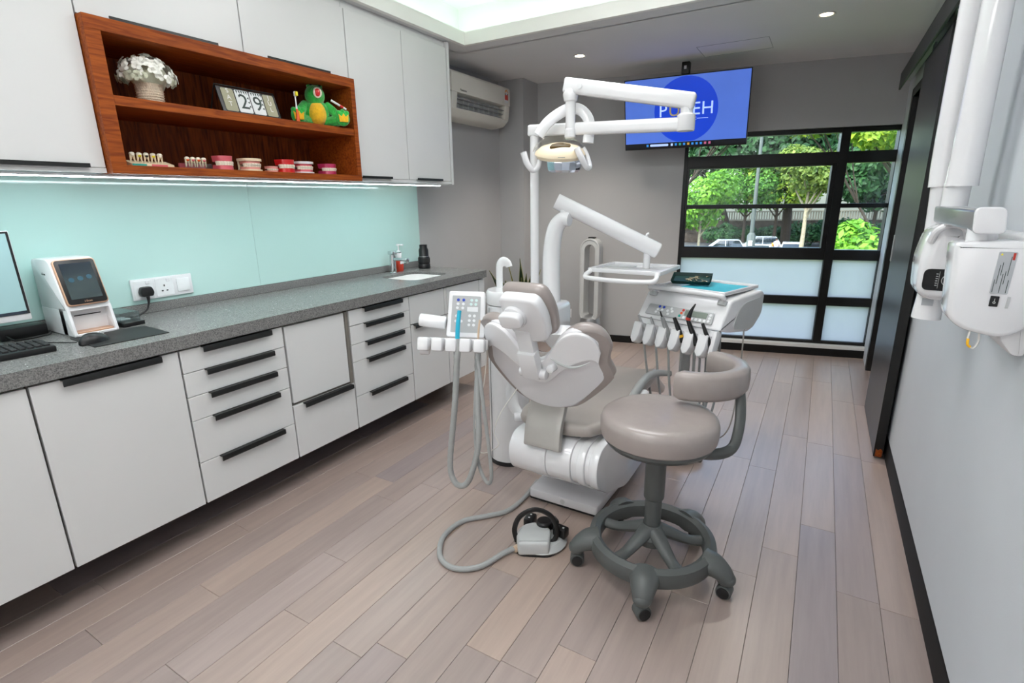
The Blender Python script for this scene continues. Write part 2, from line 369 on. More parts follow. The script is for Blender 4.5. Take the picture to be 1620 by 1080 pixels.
# ------------------------------------------------------------------ room shell
XL, XR, ZC, YN, D, XU, XW = -2.735, .4505, 2.45, -1.6, -2.12, -2.365, -2.325
YB = .216; EB = Vector((math.cos(YB), math.sin(YB), 0)); NBK = Vector((-math.sin(YB), math.cos(YB), 0)); BN = 5.15
BW = Matrix(((EB.x, NBK.x, 0, 0), (EB.y, NBK.y, 0, 0), (0, 0, 1, 0), (0, 0, 0, 1)))      # back wall frame: x = along, y = depth, z = up
SR = (XR-BN*NBK.x)/EB.x        # s where the back wall meets the right wall
bm = NB(); box(bm, (-3.0, YN-.2, -.12), (1.75, 5.9, -.012)); FLOOR = struct('floor', bm, 'floor_base')
rng = random.Random(3)
x = .205-.1305*23
while x < XR+.02:
    y = YN-rng.uniform(0, 1.3)
    while y < 5.55:
        ln = rng.choice((1.22, 1.22, .92, 1.52, 1.22, .62)); a, b_ = max(y, YN), min(y+ln, 5.6)
        x0, x1 = max(x, XL), min(x+.1305, XR+.14)
        # the plank is cut along the slanted back wall
        lim = (BN+.02-((x0+x1)/2)*NBK.x)/NBK.y
        b_ = min(b_, lim)
        if b_-a > .05 and x1-x0 > .02:
            bm = NB(); box(bm, (x0+.0005, a+.0005, -.011), (x1-.0005, b_-.0005, 0), .001, 1)
            o = part('plank', bm, 'plank_oak', FLOOR, flat=True)
        y += ln
    x += .1305
# left wall, pilaster, back wall, right wall, rear wall
bm = NB(); box(bm, (XL-.15, YN-.15, -.1), (XL, 5.2, 2.9)); struct('wall_left', bm, 'wall_grey')
bm = NB(); prism(bm, [(XL, 4.447), (-2.472, 4.447), (-2.472, 4.86), (XL, 4.86)], 'z', 0, ZC+.02); struct('wall_pilaster', bm, 'wall_grey')
bm = NB()
for lo, hi in (((-2.2, BN, -.1), (-.04, BN+.2, 2.9)), ((-.04, BN, 1.94), (SR+.35, BN+.2, 2.9)), ((-.04, BN, -.1), (SR+.35, BN+.2, .069))): box(bm, lo, hi, M=BW)
struct('wall_back', bm, 'wall_grey')
bm = NB()
box(bm, (XR, YN-.15, -.1), (XR+.14, 4.17, 2.9)); box(bm, (XR, 4.17, 2.08), (XR+.14, 5.0, 2.9)); box(bm, (XR, 5.0, -.1), (XR+.14, 5.62, 2.9))
struct('wall_right', bm, 'wall_pale')
bm = NB()
for lo, hi in (((XL-.15, YN-.15, -.1), (-2.05, YN, 2.9)), ((.2, YN-.15, -.1), (XR+.14, YN, 2.9)), ((-2.05, YN-.15, -.1), (.2, YN, .75)), ((-2.05, YN-.15, 2.3), (.2, YN, 2.9))): box(bm, lo, hi)
struct('wall_rear', bm, 'wall_pale')
WR2 = bpy.data.objects.new('added_fill_window', None); COL.objects.link(WR2); ORG[WR2] = Vector((0, 0, 0)); tag(WR2, 'wide frosted fill window added in the wall behind the camera', kind='structure')  # unseen window, added to bring frontal fill light from behind the camera
bm = NB()
for lo, hi in (((-2.05, .75), (-2.01, 2.3)), ((.16, .75), (.2, 2.3)), ((-2.05, .75), (.2, .79)), ((-2.05, 2.26), (.2, 2.3)), ((-1.32, .75), (-1.28, 2.3)), ((-.57, .75), (-.53, 2.3))): box(bm, (lo[0], YN-.1, lo[1]), (hi[0], YN-.05, hi[1]))
part('window_frame', bm, 'black_frame', WR2)
for x0, x1 in ((-2.01, -1.32), (-1.28, -.57), (-.53, .16)):
    bm = NB(); box(bm, (x0, YN-.082, .79), (x1, YN-.078, 2.26)); part('pane', bm, 'frosted_glass', WR2, flat=True)
bm = NB(); box(bm, (1.6, 3.4, -.1), (1.75, 5.9, 2.9)); box(bm, (XR+.14, 3.4, -.1), (1.6, 3.55, 2.9)); box(bm, (XR+.14, 5.62, -.1), (1.75, 5.9, 2.9)); box(bm, (XR+.14, 3.4, 2.5), (1.75, 5.9, 2.6))
struct('wall_corridor', bm, 'wall_pale')
# ceiling: grey soffit round a raised tray
TX0, TX1, TY0, TY1, LIP = -2.318, .1, -1.2, 3.334, 2.532
bm = NB()
box(bm, (XL-.1, YN-.1, ZC), (TX0-.16, 5.7, ZC+.02)); box(bm, (TX1+.16, YN-.1, ZC), (XR+.1, 5.7, ZC+.02))
box(bm, (TX0-.16, YN-.1, ZC), (TX1+.16, TY0-.16, ZC+.02)); box(bm, (TX0-.16, TY1+.16, ZC), (TX1+.16, 5.7, ZC+.02))
for a in ((TX0-.17, TY0-.17, TX0-.002, TY1+.17), (TX1+.002, TY0-.17, TX1+.17, TY1+.17), (TX0-.003, TY0-.17, TX1+.003, TY0-.002), (TX0-.003, TY1+.002, TX1+.003, TY1+.17)):
    box(bm, (a[0], a[1], ZC), (a[2], a[3], ZC+.02))
CEIL = struct('ceiling', bm, 'ceiling_white')
bm = NB(); e = .03
for a in ((TX0-e, TY0-e, TX0, TY1+e), (TX1, TY0-e, TX1+e, TY1+e), (TX0, TY0-e, TX1, TY0), (TX0, TY1, TX1, TY1+e)): box(bm, (a[0], a[1], ZC-.001), (a[2], a[3], LIP))
part('cove_lip', bm, 'cove_white', CEIL)
bm = NB()
box(bm, (TX0-.19, TY0-.19, 2.74), (TX1+.19, TY1+.19, 2.78))
for a in ((TX0-.19, TY0-.19, TX0-.16, TY1+.19), (TX1+.16, TY0-.19, TX1+.19, TY1+.19), (TX0-.16, TY0-.19, TX1+.16, TY0-.16), (TX0-.16, TY1+.16, TX1+.16, TY1+.19)): box(bm, (a[0], a[1], ZC+.02), (a[2], a[3], 2.74))
part('tray_ceiling', bm, 'cove_white', CEIL)
bm = NB(); box(bm, (-3.0, YN-.2, 2.9), (1.8, 6.0, 3.0)); struct('ceiling_slab', bm, 'floor_base')
for i, (a, w) in enumerate((((TX0-.1, TY0, TX0-.06, TY1), 'beside the wall cabinets'), ((TX1+.06, TY0, TX1+.1, TY1), 'beside the right wall'), ((TX0, TY0-.1, TX1, TY0-.06), 'at the rear of the room'), ((TX0, TY1+.06, TX1, TY1+.1), 'nearest the television'))):
    bm = NB(); box(bm, (a[0], a[1], ZC+.02), (a[2], a[3], ZC+.034))
    solo('cove_light', bm, 'led_mint', (a[0], a[1], ZC+.02), 'mint white strip light hidden in the ceiling cove '+w, 'strip light', 'cove strip lights')
def fill_panel(x, y, w, h, z, lab):  # lamps added in the unseen part of the tray to brighten the room
    t = thing('added_fill_lamp', (x, y, z), lab, 'lamp', 'added ceiling fill lamps')
    bm = NB(); box(bm, (x-w/2, y-h/2, z-.03), (x+w/2, y+h/2, z), .004); part('housing', bm, 'white_plastic', t)
    bm = NB(); box(bm, (x-w/2+.02, y-h/2+.02, z-.034), (x+w/2-.02, y+h/2-.02, z-.029)); part('diffuser', bm, 'fill_lamp_glow', t)
fill_panel(-.95, -.65, 1.3, .6, 2.74, 'rectangular white fill lamp added at the rear of the tray')
fill_panel(-.95, .75, 1.3, .6, 2.74, 'rectangular white fill lamp added in the middle of the tray')
fill_panel(-.95, 2.3, 1.3, .6, 2.74, 'rectangular white fill lamp added in the tray above the chair')
# skirting
bm = NB(); prism(bm, [(XR, 0), (XR-.004, 0), (XR-.004, .098), (XR-.001, .108), (XR, .108)], 'y', YN, 4.10); struct('baseboard_right', bm, 'black_base')
bm = NB(); box(bm, (-1.45, BN-.014, 0), (SR-.0, BN, .069), .002, 1, M=BW); struct('baseboard_back', bm, 'black_base')
bm = NB(); box(bm, (-2.735, 4.433, 0), (-2.458, 4.447, .09)); box(bm, (-2.472, 4.447, 0), (-2.458, 4.72, .09)); struct('baseboard_pilaster', bm, 'black_base')
bm = NB(); box(bm, (XL, 3.22, 0), (XL+.014, 4.433, .09)); struct('baseboard_left', bm, 'black_base')
# ------------------------------------------------------------------ window
def wbox(bm, s0, s1, z0, z1, d0, d1, b=.002): box(bm, (s0, BN+d0, z0), (s1, BN+d1, z1), b, 1, M=BW)
WIN = bpy.data.objects.new('window_1', None); COL.objects.link(WIN); ORG[WIN] = Vector((0, 0, 0)); tag(WIN, 'black framed ten pane window looking onto green trees and parked cars', kind='structure')
ML, MR, WR = 1.186, 1.254, SR+.02
def fr(name, *b):
    bm = NB()
    for a in b: wbox(bm, *a)
    return part(name, bm, 'black_frame', WIN)
fr('window_frame', (-.045, -.008, .10, 1.945, .05, .13), (1.598, WR+.05, .10, 1.945, .05, .13), (-.045, WR, 1.902, 1.945, .05, .13), (-.045, WR, .098, .124, .05, .13))
fr('mullion', (ML, MR, .1, 1.94, .045, .13))
for z0, z1 in ((1.66, 1.752), (.855, .943), (.450, .526)):
    fr('transom', (-.01, ML, z0, z1, .05, .13)); fr('transom', (MR, 1.6, z0, z1, .05, .13))
for s0, s1 in ((-.01, ML), (MR, 1.6)):
    fr('glazing_bar', (s0, s1, 1.297, 1.333, .06, .12))
fr('sash', (-.008, .012, .943, 1.66, .055, .12), (ML-.035, ML, .943, 1.66, .055, .12), (-.008, ML, 1.645, 1.662, .055, .12), (-.008, ML, .94, .957, .055, .12))
fr('window_latch', (.5, .62, .935, .947, .03, .05))
for s0, s1 in ((-.01, ML), (MR, 1.6)):
    for z0, z1, m in ((1.752, 1.902, 'clear_glass'), (1.333, 1.65, 'clear_glass'), (.95, 1.297, 'clear_glass'), (.526, .855, 'frosted_glass'), (.124, .450, 'frosted_glass')):
        bm = NB(); wbox(bm, s0, s1, z0, z1, .085, .089, 0); part('pane', bm, m, WIN, flat=True)
bm = NB(); wbox(bm, -.045, WR, .060, .098, -.006, .13); part('window_sill', bm, 'cab_white', WIN)
# ------------------------------------------------------------------ sliding door, casing, header rail
bm = NB(); box(bm, (XR-.002, 4.985, 0), (XR+.15, 5.065, 2.14), .001, 1); box(bm, (XR-.002, 4.10, 0), (XR+.15, 4.175, 2.14), .001, 1); box(bm, (XR-.002, 4.10, 2.08), (XR+.15, 5.065, 2.14), .001, 1)
struct('trim_1', bm, 'black_frame')
DOOR = bpy.data.objects.new('door_1', None); COL.objects.link(DOOR); DOOR.location = (.41, 3.7, 0); ORG[DOOR] = Vector((.41, 3.7, 0)); tag(DOOR, 'dark glossy wood grain sliding door parked against the right wall', kind='structure')
bm = NB(); box(bm, (.392, 3.233, .012), (.432, 4.03, 2.135), .002, 1); part('door_leaf', bm, 'door_black', DOOR)
bm = NB(); box(bm, (.391, 3.229, .012), (.434, 3.2335, 2.135), .001, 1); part('edge_band', bm, 'black_frame', DOOR)
bm = NB(); prism(bm, [(.398, .014), (.428, .014), (.43, .05), (.42, .062), (.41, .05), (.4, .058)], 'y', 3.2275, 3.2300); part('chipped_edge', bm, 'shelf_wood', DOOR, 'chipped bare wood corner at the foot of the door edge')
bm = NB(); box(bm, (.386, 3.97, 1.0), (.393, 3.995, 1.16), .002, 1); part('pull_handle', bm, 'silver', DOOR)
bm = NB(); box(bm, (.36, 2.95, 2.142), (.372, 5.045, 2.255), .002, 1); box(bm, (.36, 2.95, 2.243), (XR, 5.045, 2.255), .002, 1); box(bm, (.36, 2.95, 2.142), (XR, 2.962, 2.255), .002, 1); struct('trim_2', bm, 'dark_laminate')
bm = NB(); box(bm, (.40, 2.97, 2.20), (.428, 5.04, 2.243), .002, 1); box(bm, (.408, 3.3, 2.13), (.418, 3.36, 2.21)); box(bm, (.408, 3.90, 2.13), (.418, 3.96, 2.21)); struct('trim_3', bm, 'silver')
# ------------------------------------------------------------------ base cabinets
def handle(parent, y0, y1, ztop, xf=D):
    bm = NB()
    prism(bm, [(xf-.004, ztop+.002), (xf+.02, ztop+.002), (xf+.022, ztop-.004), (xf+.022, ztop-.019), (xf+.019, ztop-.022), (xf+.017, ztop-.019), (xf+.017, ztop-.003), (xf-.004, ztop-.003)], 'y', y0, y1, .0006, 1)
    return part('handle', bm, 'black_metal', parent)
ZB, ZT = .167, .842
def carcass(name, y0, y1, lab):
    t = thing(name, (-2.4, (y0+y1)/2, ZB), lab, 'cabinet', 'floating base cabinets under the worktop')
    bm = NB(); box(bm, (XL+.002, y0, ZB+.003), (D-.019, y1, .66 if y0 > 2.3 else .849)); part('body', bm, 'cab_edge', t); return t
def front(t, name, y0, y1, z0, z1, h=None, dx=0, m='cab_white'):
    bm = NB(); box(bm, (D-.018+dx, y0+.0018, z0+.0015), (D+dx, y1-.0018, z1-.0015), .0012, 1); o = part(name, bm, m, t)
    if h: handle(o, h[0], h[1], z1-.001, D+dx)
    return o
t = carcass('base_cabinet', .09, .554, 'white flat door base cabinet below the keyboard at the left end'); front(t, 'door', .09, .554, ZB, ZT)
t = carcass('base_cabinet', .558, 1.017, 'wide white door base cabinet below the mouse pad'); front(t, 'door', .558, 1.017, ZB, ZT, (.641, .948))
t = carcass('drawer_cabinet', 1.021, 1.484, 'white five drawer base cabinet below the wall socket')
for z0, z1 in ((.745, ZT), (.644, .745), (.541, .644), (.354, .541), (ZB, .354)): front(t, 'drawer', 1.021, 1.484, z0, z1, (1.105, 1.417))
t = carcass('base_cabinet', 1.488, 1.881, 'white base cabinet with inset flap over one deep drawer')
front(t, 'flap', 1.494, 1.856, .452, .838, None, -.004); front(t, 'filler_strip', 1.858, 1.881, .44, ZT, None, -.003, 'cab_edge'); front(t, 'drawer', 1.488, 1.881, ZB, .440, (1.545, 1.858))
t = carcass('drawer_cabinet', 1.885, 2.363, 'white five drawer base cabinet left of the sink')
for z0, z1 in ((.755, ZT), (.651, .755), (.553, .651), (.353, .553), (ZB, .353)): front(t, 'drawer', 1.885, 2.363, z0, z1, (1.985, 2.29))
t = carcass('base_cabinet', 2.367, 2.736, 'white sink base cabinet with fixed panel above a door')
front(t, 'fixed_panel', 2.367, 2.712, .662, ZT, None, -.003); front(t, 'stile', 2.713, 2.737, .662, ZT); front(t, 'door', 2.367, 2.736, ZB, .658, (2.39, 2.68))
t = carcass('base_cabinet', 2.74, 3.205, 'white base cabinet at the free end beyond the sink')
front(t, 'fixed_panel', 2.741, 3.128, .662, ZT, None, -.003); front(t, 'door', 2.74, 3.128, ZB, .658, (2.76, 3.06)); front(t, 'end_post', 3.132, 3.203, ZB, ZT, None, -.002)
bm = NB(); box(bm, (XL+.002, 3.19, ZB), (D-.02, 3.207, .85), .001, 1); part('end_panel', bm, 'cab_white', t)
bm = NB(); box(bm, (XL+.002, YN+.01, ZB+.003), (D-.019, .086, .849)); o = solo('base_cabinet', bm, 'cab_white', (-2.4, -.7, ZB), 'plain white base cabinet run beyond the left picture edge', 'cabinet', 'floating base cabinets under the worktop')
bm = NB(); box(bm, (-2.47, YN+.01, 0), (-2.45, 3.10, ZB+.01)); box(bm, (XL+.02, 3.08, 0), (-2.47, 3.10, ZB+.01)); struct('trim_4', bm, 'black_base')
# worktop with a rounded sink cut-out
bm = NB()
outer = [(XL, YN+.01), (-2.106, YN+.01), (-2.106, 3.212), (XL, 3.212)]
hole = rpoly([(-2.56, 2.56), (-2.235, 2.56), (-2.235, 2.94), (-2.56, 2.94)], .09, 6)
def ring(bm_, pts, z):
    v = [bm_.verts.new((p[0], p[1], z)) for p in pts]; return v, [bm_.edges.new((v[i], v[(i+1) % len(v)])) for i in range(len(v))]
for z in (.903, .851):
    vo, eo = ring(bm, outer, z); vh, eh = ring(bm, hole, z)
    bmesh.ops.triangle_fill(bm, use_beauty=True, edges=eo+eh)
    if z > .9: A = (vo, vh)
    else: B_ = (vo, vh)
for a, b_ in zip(A, B_):
    for i in range(len(a)): bm.faces.new((a[i], a[(i+1) % len(a)], b_[(i+1) % len(a)], b_[i]))
bmesh.ops.recalc_face_normals(bm, faces=bm.faces)
TOP = solo('worktop', bm, 'quartz', (-2.4, 1.6, .851), 'long speckled dark grey stone worktop with a sink cut-out', 'worktop', flat=True)
bm = NB(); box(bm, (XL+.001, YN+.02, .903), (XL+.02, 3.206, .946), .002, 1); part('upstand', bm, 'quartz', TOP)
sk = NB(); prof = []
for s, z in ((1.0, .886), (.985, .82), (.92, .72), (.55, .695), (.1, .69)):
    prof.append([(-2.3975+(p[0]+2.3975)*s, 2.75+(p[1]-2.75)*s, z) for p in rpoly([(-2.558, 2.562), (-2.237, 2.562), (-2.237, 2.938), (-2.558, 2.938)], .089, 6)])
R_ = [[sk.verts.new(p) for p in r] for r in prof]
for a, b_ in zip(R_, R_[1:]):
    for i in range(len(a)): sk.faces.new((a[i], a[(i+1) % len(a)], b_[(i+1) % len(a)], b_[i]))
sk.faces.new(R_[-1]); bmesh.ops.recalc_face_normals(sk, faces=sk.faces); bmesh.ops.solidify(sk, geom=sk.faces[:], thickness=.006)
o = solo('wash_basin', sk, 'porcelain', (-2.3975, 2.75, .69), 'white undermount porcelain basin set into the grey worktop', 'sink')
bm = NB(); cyl(bm, (-2.3975, 2.75, .688), (-2.3975, 2.75, .697), .022); part('drain', bm, 'chrome', o)
# splashback
for y0, y1, lab in ((YN+.02, .255, 'glossy mint glass splashback panel beyond the monitor'), (.2555, 1.8095, 'glossy mint glass splashback panel carrying the wall socket'), (1.8102, 3.215, 'glossy mint glass splashback panel behind the tap')):
    bm = NB(); box(bm, (XL+.001, y0, .947), (XL+.008, y1, 1.513), .001, 1); solo('splashback_panel', bm, 'mint_glass', (XL, (y0+y1)/2, .947), lab, 'glass panel', 'mint splashback panels')
# ------------------------------------------------------------------ wall cabinets
def wallcab(y0, y1, z0, z1, doors, lab, hz=None):
    t = thing('wall_cabinet', (-2.55, (y0+y1)/2, z0), lab, 'cabinet', 'white wall cabinets')
    bm = NB(); box(bm, (XL+.002, y0, z0+.002), (XU-.019, y1, z1)); part('body', bm, 'cab_white', t)
    if z0 < 1.6:
        bm = NB(); box(bm, (XU-.019, y0, z0+.002), (XU-.001, y1, z0+.0205), .001, 1); part('bottom_rail', bm, 'cab_white', t)
    for a, b_, h in doors:
        bm = NB(); box(bm, (XU-.018, a+.0016, z0+.022 if z0 < 1.6 else z0+.004), (XU, b_-.0016, 2.405), .0012, 1); o = part('door', bm, 'cab_white', t)
        if h:
            bm = NB(); zz = (z0+.022) if z0 < 1.6 else z0+.004
            prism(bm, [(XU-.004, zz-.002), (XU+.016, zz-.002), (XU+.016, zz+.012), (XU+.012, zz+.012), (XU+.012, zz+.002), (XU-.004, zz+.002)], 'y', h[0], h[1]); part('handle', bm, 'black_metal', o)
    return t
wallcab(YN+.02, .08, 1.514, 2.44, [(YN+.03, .078, None)], 'white wall cabinet run beyond the left picture edge')
wallcab(.082, 1.008, 1.514, 2.44, [(.082, 1.008, (.3, .952))], 'tall white wall cabinet left of the wooden shelf')
wallcab(1.010, 2.268, 2.052, 2.44, [(1.010, 1.647, (1.11, 1.52)), (1.649, 2.268, (1.76, 2.13))], 'low white wall cabinet above the wooden shelf')
t = wallcab(2.27, 3.20, 1.514, 2.44, [(2.27, 2.72, (2.30, 2.55)), (2.722, 3.172, (2.79, 3.06))], 'white two door wall cabinet beside the air conditioner')
bm = NB(); box(bm, (XL+.002, 3.178, 1.512), (XU+.002, 3.204, 2.448), .001, 1); part('end_panel', bm, 'cab_white', t)
bm = NB(); box(bm, (XL+.002, YN+.02, 2.41), (XU-.022, 3.176, 2.449)); struct('trim_5', bm, 'cab_white')
bm = NB(); box(bm, (-2.44, -.4, 1.505), (-2.405, 3.10, 1.5135), .001, 1); t = thing('under_cabinet_light', (-2.42, 1.3, 1.514), 'thin white strip light glowing under the wall cabinets', 'strip light')
part('channel', bm, 'white_plastic', t)
bm = NB(); box(bm, (-2.436, -.4, 1.502), (-2.409, 3.10, 1.5052)); part('diffuser', bm, 'led_white', t)
# wooden display shelf
SH = thing('display_shelf', (-2.5, 1.64, 1.5125), 'reddish brown wooden two tier display shelf between white cabinets', 'shelf')
def sb(name, lo, hi, m='shelf_wood'):
    bm = NB(); box(bm, lo, hi, .001, 1); return part(name, bm, m, SH)
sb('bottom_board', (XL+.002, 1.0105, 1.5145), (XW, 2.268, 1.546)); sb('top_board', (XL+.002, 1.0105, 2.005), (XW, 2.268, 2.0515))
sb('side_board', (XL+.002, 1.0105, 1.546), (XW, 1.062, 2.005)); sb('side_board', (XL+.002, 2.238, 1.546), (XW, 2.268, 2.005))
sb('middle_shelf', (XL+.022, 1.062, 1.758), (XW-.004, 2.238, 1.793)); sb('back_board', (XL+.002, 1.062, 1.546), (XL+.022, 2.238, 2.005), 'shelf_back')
# ------------------------------------------------------------------ things on the display shelf
Z1, Z2 = 1.793, 1.546
# flower pot
t = thing('flower_pot', (-2.43, 1.245, Z1), 'white artificial hydrangea bouquet in a rope wrapped pot', 'flower pot')
bm = NB(); lathe(bm, [(.042, 0), (.045, .01), (.05, .075), (.044, .075), (.04, .06), (0, .06)], (-2.43, 1.245, Z1)); part('pot', bm, 'rope', t)
for i in range(7):
    bm = NB(); tube(bm, [(-2.43+.046*math.cos(a*.35)*(1+.02*i*.3), 1.245+.046*math.sin(a*.35)*(1+.02*i*.3), Z1+.008+i*.0095) for a in range(18)], .0028, 5, 1, closed=True); part('rope_turn', bm, 'rope', t)
r = random.Random(5)
for c in range(74):
    u, v = r.uniform(0, 2*PI), r.uniform(-.35, 1)
    n = Vector((math.cos(u)*math.sqrt(1-v*v), math.sin(u)*math.sqrt(1-v*v), v)); p = Vector((-2.43, 1.248, Z1+.105))+Vector((n.x*.078, n.y*.10, n.z*.075))*r.uniform(.95, 1.12)
    bm = NB(); q = Vector((0, 0, 1)).rotation_difference(n).to_matrix().to_4x4(); a0 = r.uniform(0, 2)
    for k in range(4):
        a = a0+k*PI/2; M = T(*p) @ q @ RZ(a) @ RX(r.uniform(-.5, .1))
        g = NB(); pts = [(0, 0, 0), (.008, .005, .002), (.010, .012, .003), (.005, .019, .001), (-.005, .019, .001), (-.010, .012, .003), (-.008, .005, .002)]
        vs = [g.verts.new(x_) for x_ in pts]; g.faces.new(vs); bmesh.ops.solidify(g, geom=g.faces[:], thickness=.001); absorb(bm, g, M)
    part('blossom', bm, 'petal' if v > -.15 else 'petal_dark', t, flat=True)
bm = NB(); ball(bm, (-2.43, 1.248, Z1+.108), .058, (1, 1.25, .95), 16, 10); part('bouquet_core', bm, 'petal_dark', t)
bm = NB()
for k in range(9): tube(bm, [(-2.43, 1.245, Z1+.05), (-2.43+.05*math.cos(k*.7), 1.248+.065*math.sin(k*.7), Z1+.12)], .0018, 5, 1)
part('stems', bm, 'leaf_mid', t)
# flip calendar
cx = -2.40
t = thing('desk_calendar', (cx, 1.68, Z1), 'black easel flip calendar showing SAT 29 JUL on hanging cards', 'calendar')
ty = .055; N0 = frame((cx, 1.68, Z1+.012), (0, 1, 0), (-.32, 0, 1))
bm = NB(); box(bm, (-.15, 0, -.004), (.15, .115, 0), .001, 1, M=N0); part('front_board', bm, 'black_plastic', t)
bm = NB(); tube(bm, [(cx-.06, 1.53, Z1+.003), (cx+.004, 1.53, Z1+.004), (cx-.042, 1.53, Z1+.128), (cx-.10, 1.53, Z1+.004), (cx-.06, 1.53, Z1+.003)], .003, 6, 1); part('stand_leg', bm, 'black_metal', t)
bm = NB(); tube(bm, [(cx-.06, 1.83, Z1+.003), (cx+.004, 1.83, Z1+.004), (cx-.042, 1.83, Z1+.128), (cx-.10, 1.83, Z1+.004), (cx-.06, 1.83, Z1+.003)], .003, 6, 1); part('stand_leg', bm, 'black_metal', t)
bm = NB(); tube(bm, [(cx-.042, 1.53, Z1+.128), (cx-.042, 1.83, Z1+.128)], .003, 6, 1); part('top_bar', bm, 'black_metal', t)
for u0, u1, m, s, ink in ((-.132, -.072, 'card_olive', 'S\nA\nT', 'ink_white'), (-.066, .002, 'card_white', '2', 'ink_dark'), (.008, .072, 'card_white', '9', 'ink_dark'), (.078, .136, 'card_olive', 'J\nU\nL', 'ink_white')):
    bm = NB(); prism(bm, rpoly([(u0, .004), (u1, .004), (u1, .108), (u0, .108)], .008), 'z', .001, .003, M=N0); c = part('card', bm, m, t)
    text('lettering', s, .03 if len(s) > 1 else .098, N0 @ T((u0+u1)/2, .066 if len(s) > 1 else .052, .0033), ink, c)
    for k in (.3, .7):
        bm = NB(); uu = u0+(u1-u0)*k; tube(bm, [Vector(N0 @ Vector((uu, .106+.012*math.sin(a), .002-.012+.012*math.cos(a)))) for a in [i*PI/5 for i in range(10)]], .0011, 5, 1, closed=True); part('ring', bm, 'black_metal', c)
    if len(s) == 1:
        bm = NB()
        for k in range(5):
            uu = u0+.006+.012*k; prism(bm, [(uu, .106), (uu+.009, .106), (uu+.005+.002*(k % 2), .09)], 'z', .003, .0034, M=N0)
        for k in range(3): prism(bm, [(u1-.004, .03+.02*k), (u1-.014, .034+.02*k), (u1-.004, .042+.02*k)], 'z', .003, .0034, M=N0)
        part('leaf_print', bm, 'ink_dark', c)
# toothbrush held upright by its own flat foot, leaning on the toy
t = thing('toothbrush', (-2.40, 1.928, Z1), 'orange and white toothbrush standing beside the green plush crocodile', 'toothbrush')
bm = NB(); tube(bm, [(-2.40, 1.930, Z1+.0005), (-2.40, 1.930, Z1+.03), (-2.40, 1.929, Z1+.07)], [.0095, .009, .005], 10, 4); part('grip', bm, 'orange', t)
bm = NB(); tube(bm, [(-2.40, 1.929, Z1+.066), (-2.40, 1.928, Z1+.11), (-2.40, 1.927, Z1+.15)], [.005, .0035, .005], 8, 4); part('neck', bm, 'white_plastic', t)
bm = NB(); box(bm, (-2.403, 1.920, Z1+.128), (-2.393, 1.934, Z1+.152), .002, 1); part('head', bm, 'white_plastic', t)
bm = NB(); box(bm, (-2.393, 1.921, Z1+.130), (-2.383, 1.933, Z1+.150), .001, 1); part('bristles', bm, 'bristle', t)
# plush crocodile
px, py = -2.455, 2.10
CR = T(px, py, Z1) @ RZ(-.5) @ Matrix.Scale(1.1, 4) @ T(-px, -py, -Z1)
def cpart(name, bm, m, parent):
    bmesh.ops.transform(bm, matrix=CR, verts=bm.verts); return part(name, bm, m, parent)
t = thing('plush_toy', (px, py, Z1), 'green plush crocodile with yellow belly and open toothy mouth', 'plush toy')
bm = NB(); ball(bm, (px, py, Z1+.066), .066, (.85, .98, 1.0), 20, 14); ball(bm, (px+.02, py-.005, Z1+.145), .047, (1, 1, 1), 16, 12); ball(bm, (px+.01, py-.02, Z1+.185), .018); ball(bm, (px+.01, py+.018, Z1+.187), .018); ball(bm, (px+.045, py-.002, Z1+.150), .03, (1, 1.05, 1.1)); cpart('body', bm, 'plush_green', t)
bm = NB(); ball(bm, (px+.018, py-.002, Z1+.062), .056, (.85, .85, 1.05), 20, 14); cpart('belly', bm, 'plush_yellow', t)
for s in (-1, 1):
    bm = NB(); tube(bm, [(px+.0, py+s*.05, Z1+.105), (px+.03, py+s*.075, Z1+.075), (px+.055, py+s*.08, Z1+.045)], [.022, .022, .016], 10, 4); cpart('arm', bm, 'plush_green', t)
    bm = NB(); tube(bm, [(px+.01, py+s*.04, Z1+.027), (px+.05, py+s*.075, Z1+.028), (px+.085, py+s*.1, Z1+.034)], [.027, .026, .024], 10, 4); ball(bm, (px+.09, py+s*.103, Z1+.04), .032, (.6, 1.05, 1.15))
    for k in (-1, 0, 1): ball(bm, (px+.092, py+s*.103+k*.02, Z1+.07-abs(k)*.006), .012)
    f = cpart('foot', bm, 'plush_green', t)
    bm = NB(); prism(bm, [(py+s*.103-.02, Z1+.02), (py+s*.103+.02, Z1+.02), (py+s*.103+.024, Z1+.056), (py+s*.103+.01, Z1+.045), (py+s*.103, Z1+.06), (py+s*.103-.01, Z1+.045), (py+s*.103-.024, Z1+.056)], 'x', px+.105, px+.113, .002, 1); cpart('sole', bm, 'plush_yellow', f)
    bm = NB(); ball(bm, (px+.028, py+s*.02, Z1+.19), .006); cpart('eye', bm, 'black_plastic', t)
bm = NB(); tube(bm, [(px+.07+.004*math.cos(a*2), py-.002+.016*math.cos(a), Z1+.151+.02*math.sin(a)) for a in [i*PI/8 for i in range(16)]], .005, 6, 1, closed=True); cpart('teeth', bm, 'tooth', t)
bm = NB(); ball(bm, (px+.0725, py-.002, Z1+.151), .015, (.45, .95, 1.2)); cpart('tongue', bm, 'gum_red', t)
t = thing('toothbrush', (px+.075, py+.1, Z1+.07), 'small white and red toothbrush held in the crocodile arm', 'toothbrush')
bm = NB(); tube(bm, [(px+.085, py+.125, Z1+.082), (px+.065, py+.06, Z1+.122)], .005, 8, 1); cpart('grip', bm, 'white_plastic', t)
bm = NB(); tube(bm, [(px+.082, py+.112, Z1+.089), (px+.078, py+.098, Z1+.098)], .0058, 8, 1); cpart('band', bm, 'gum_red', t)
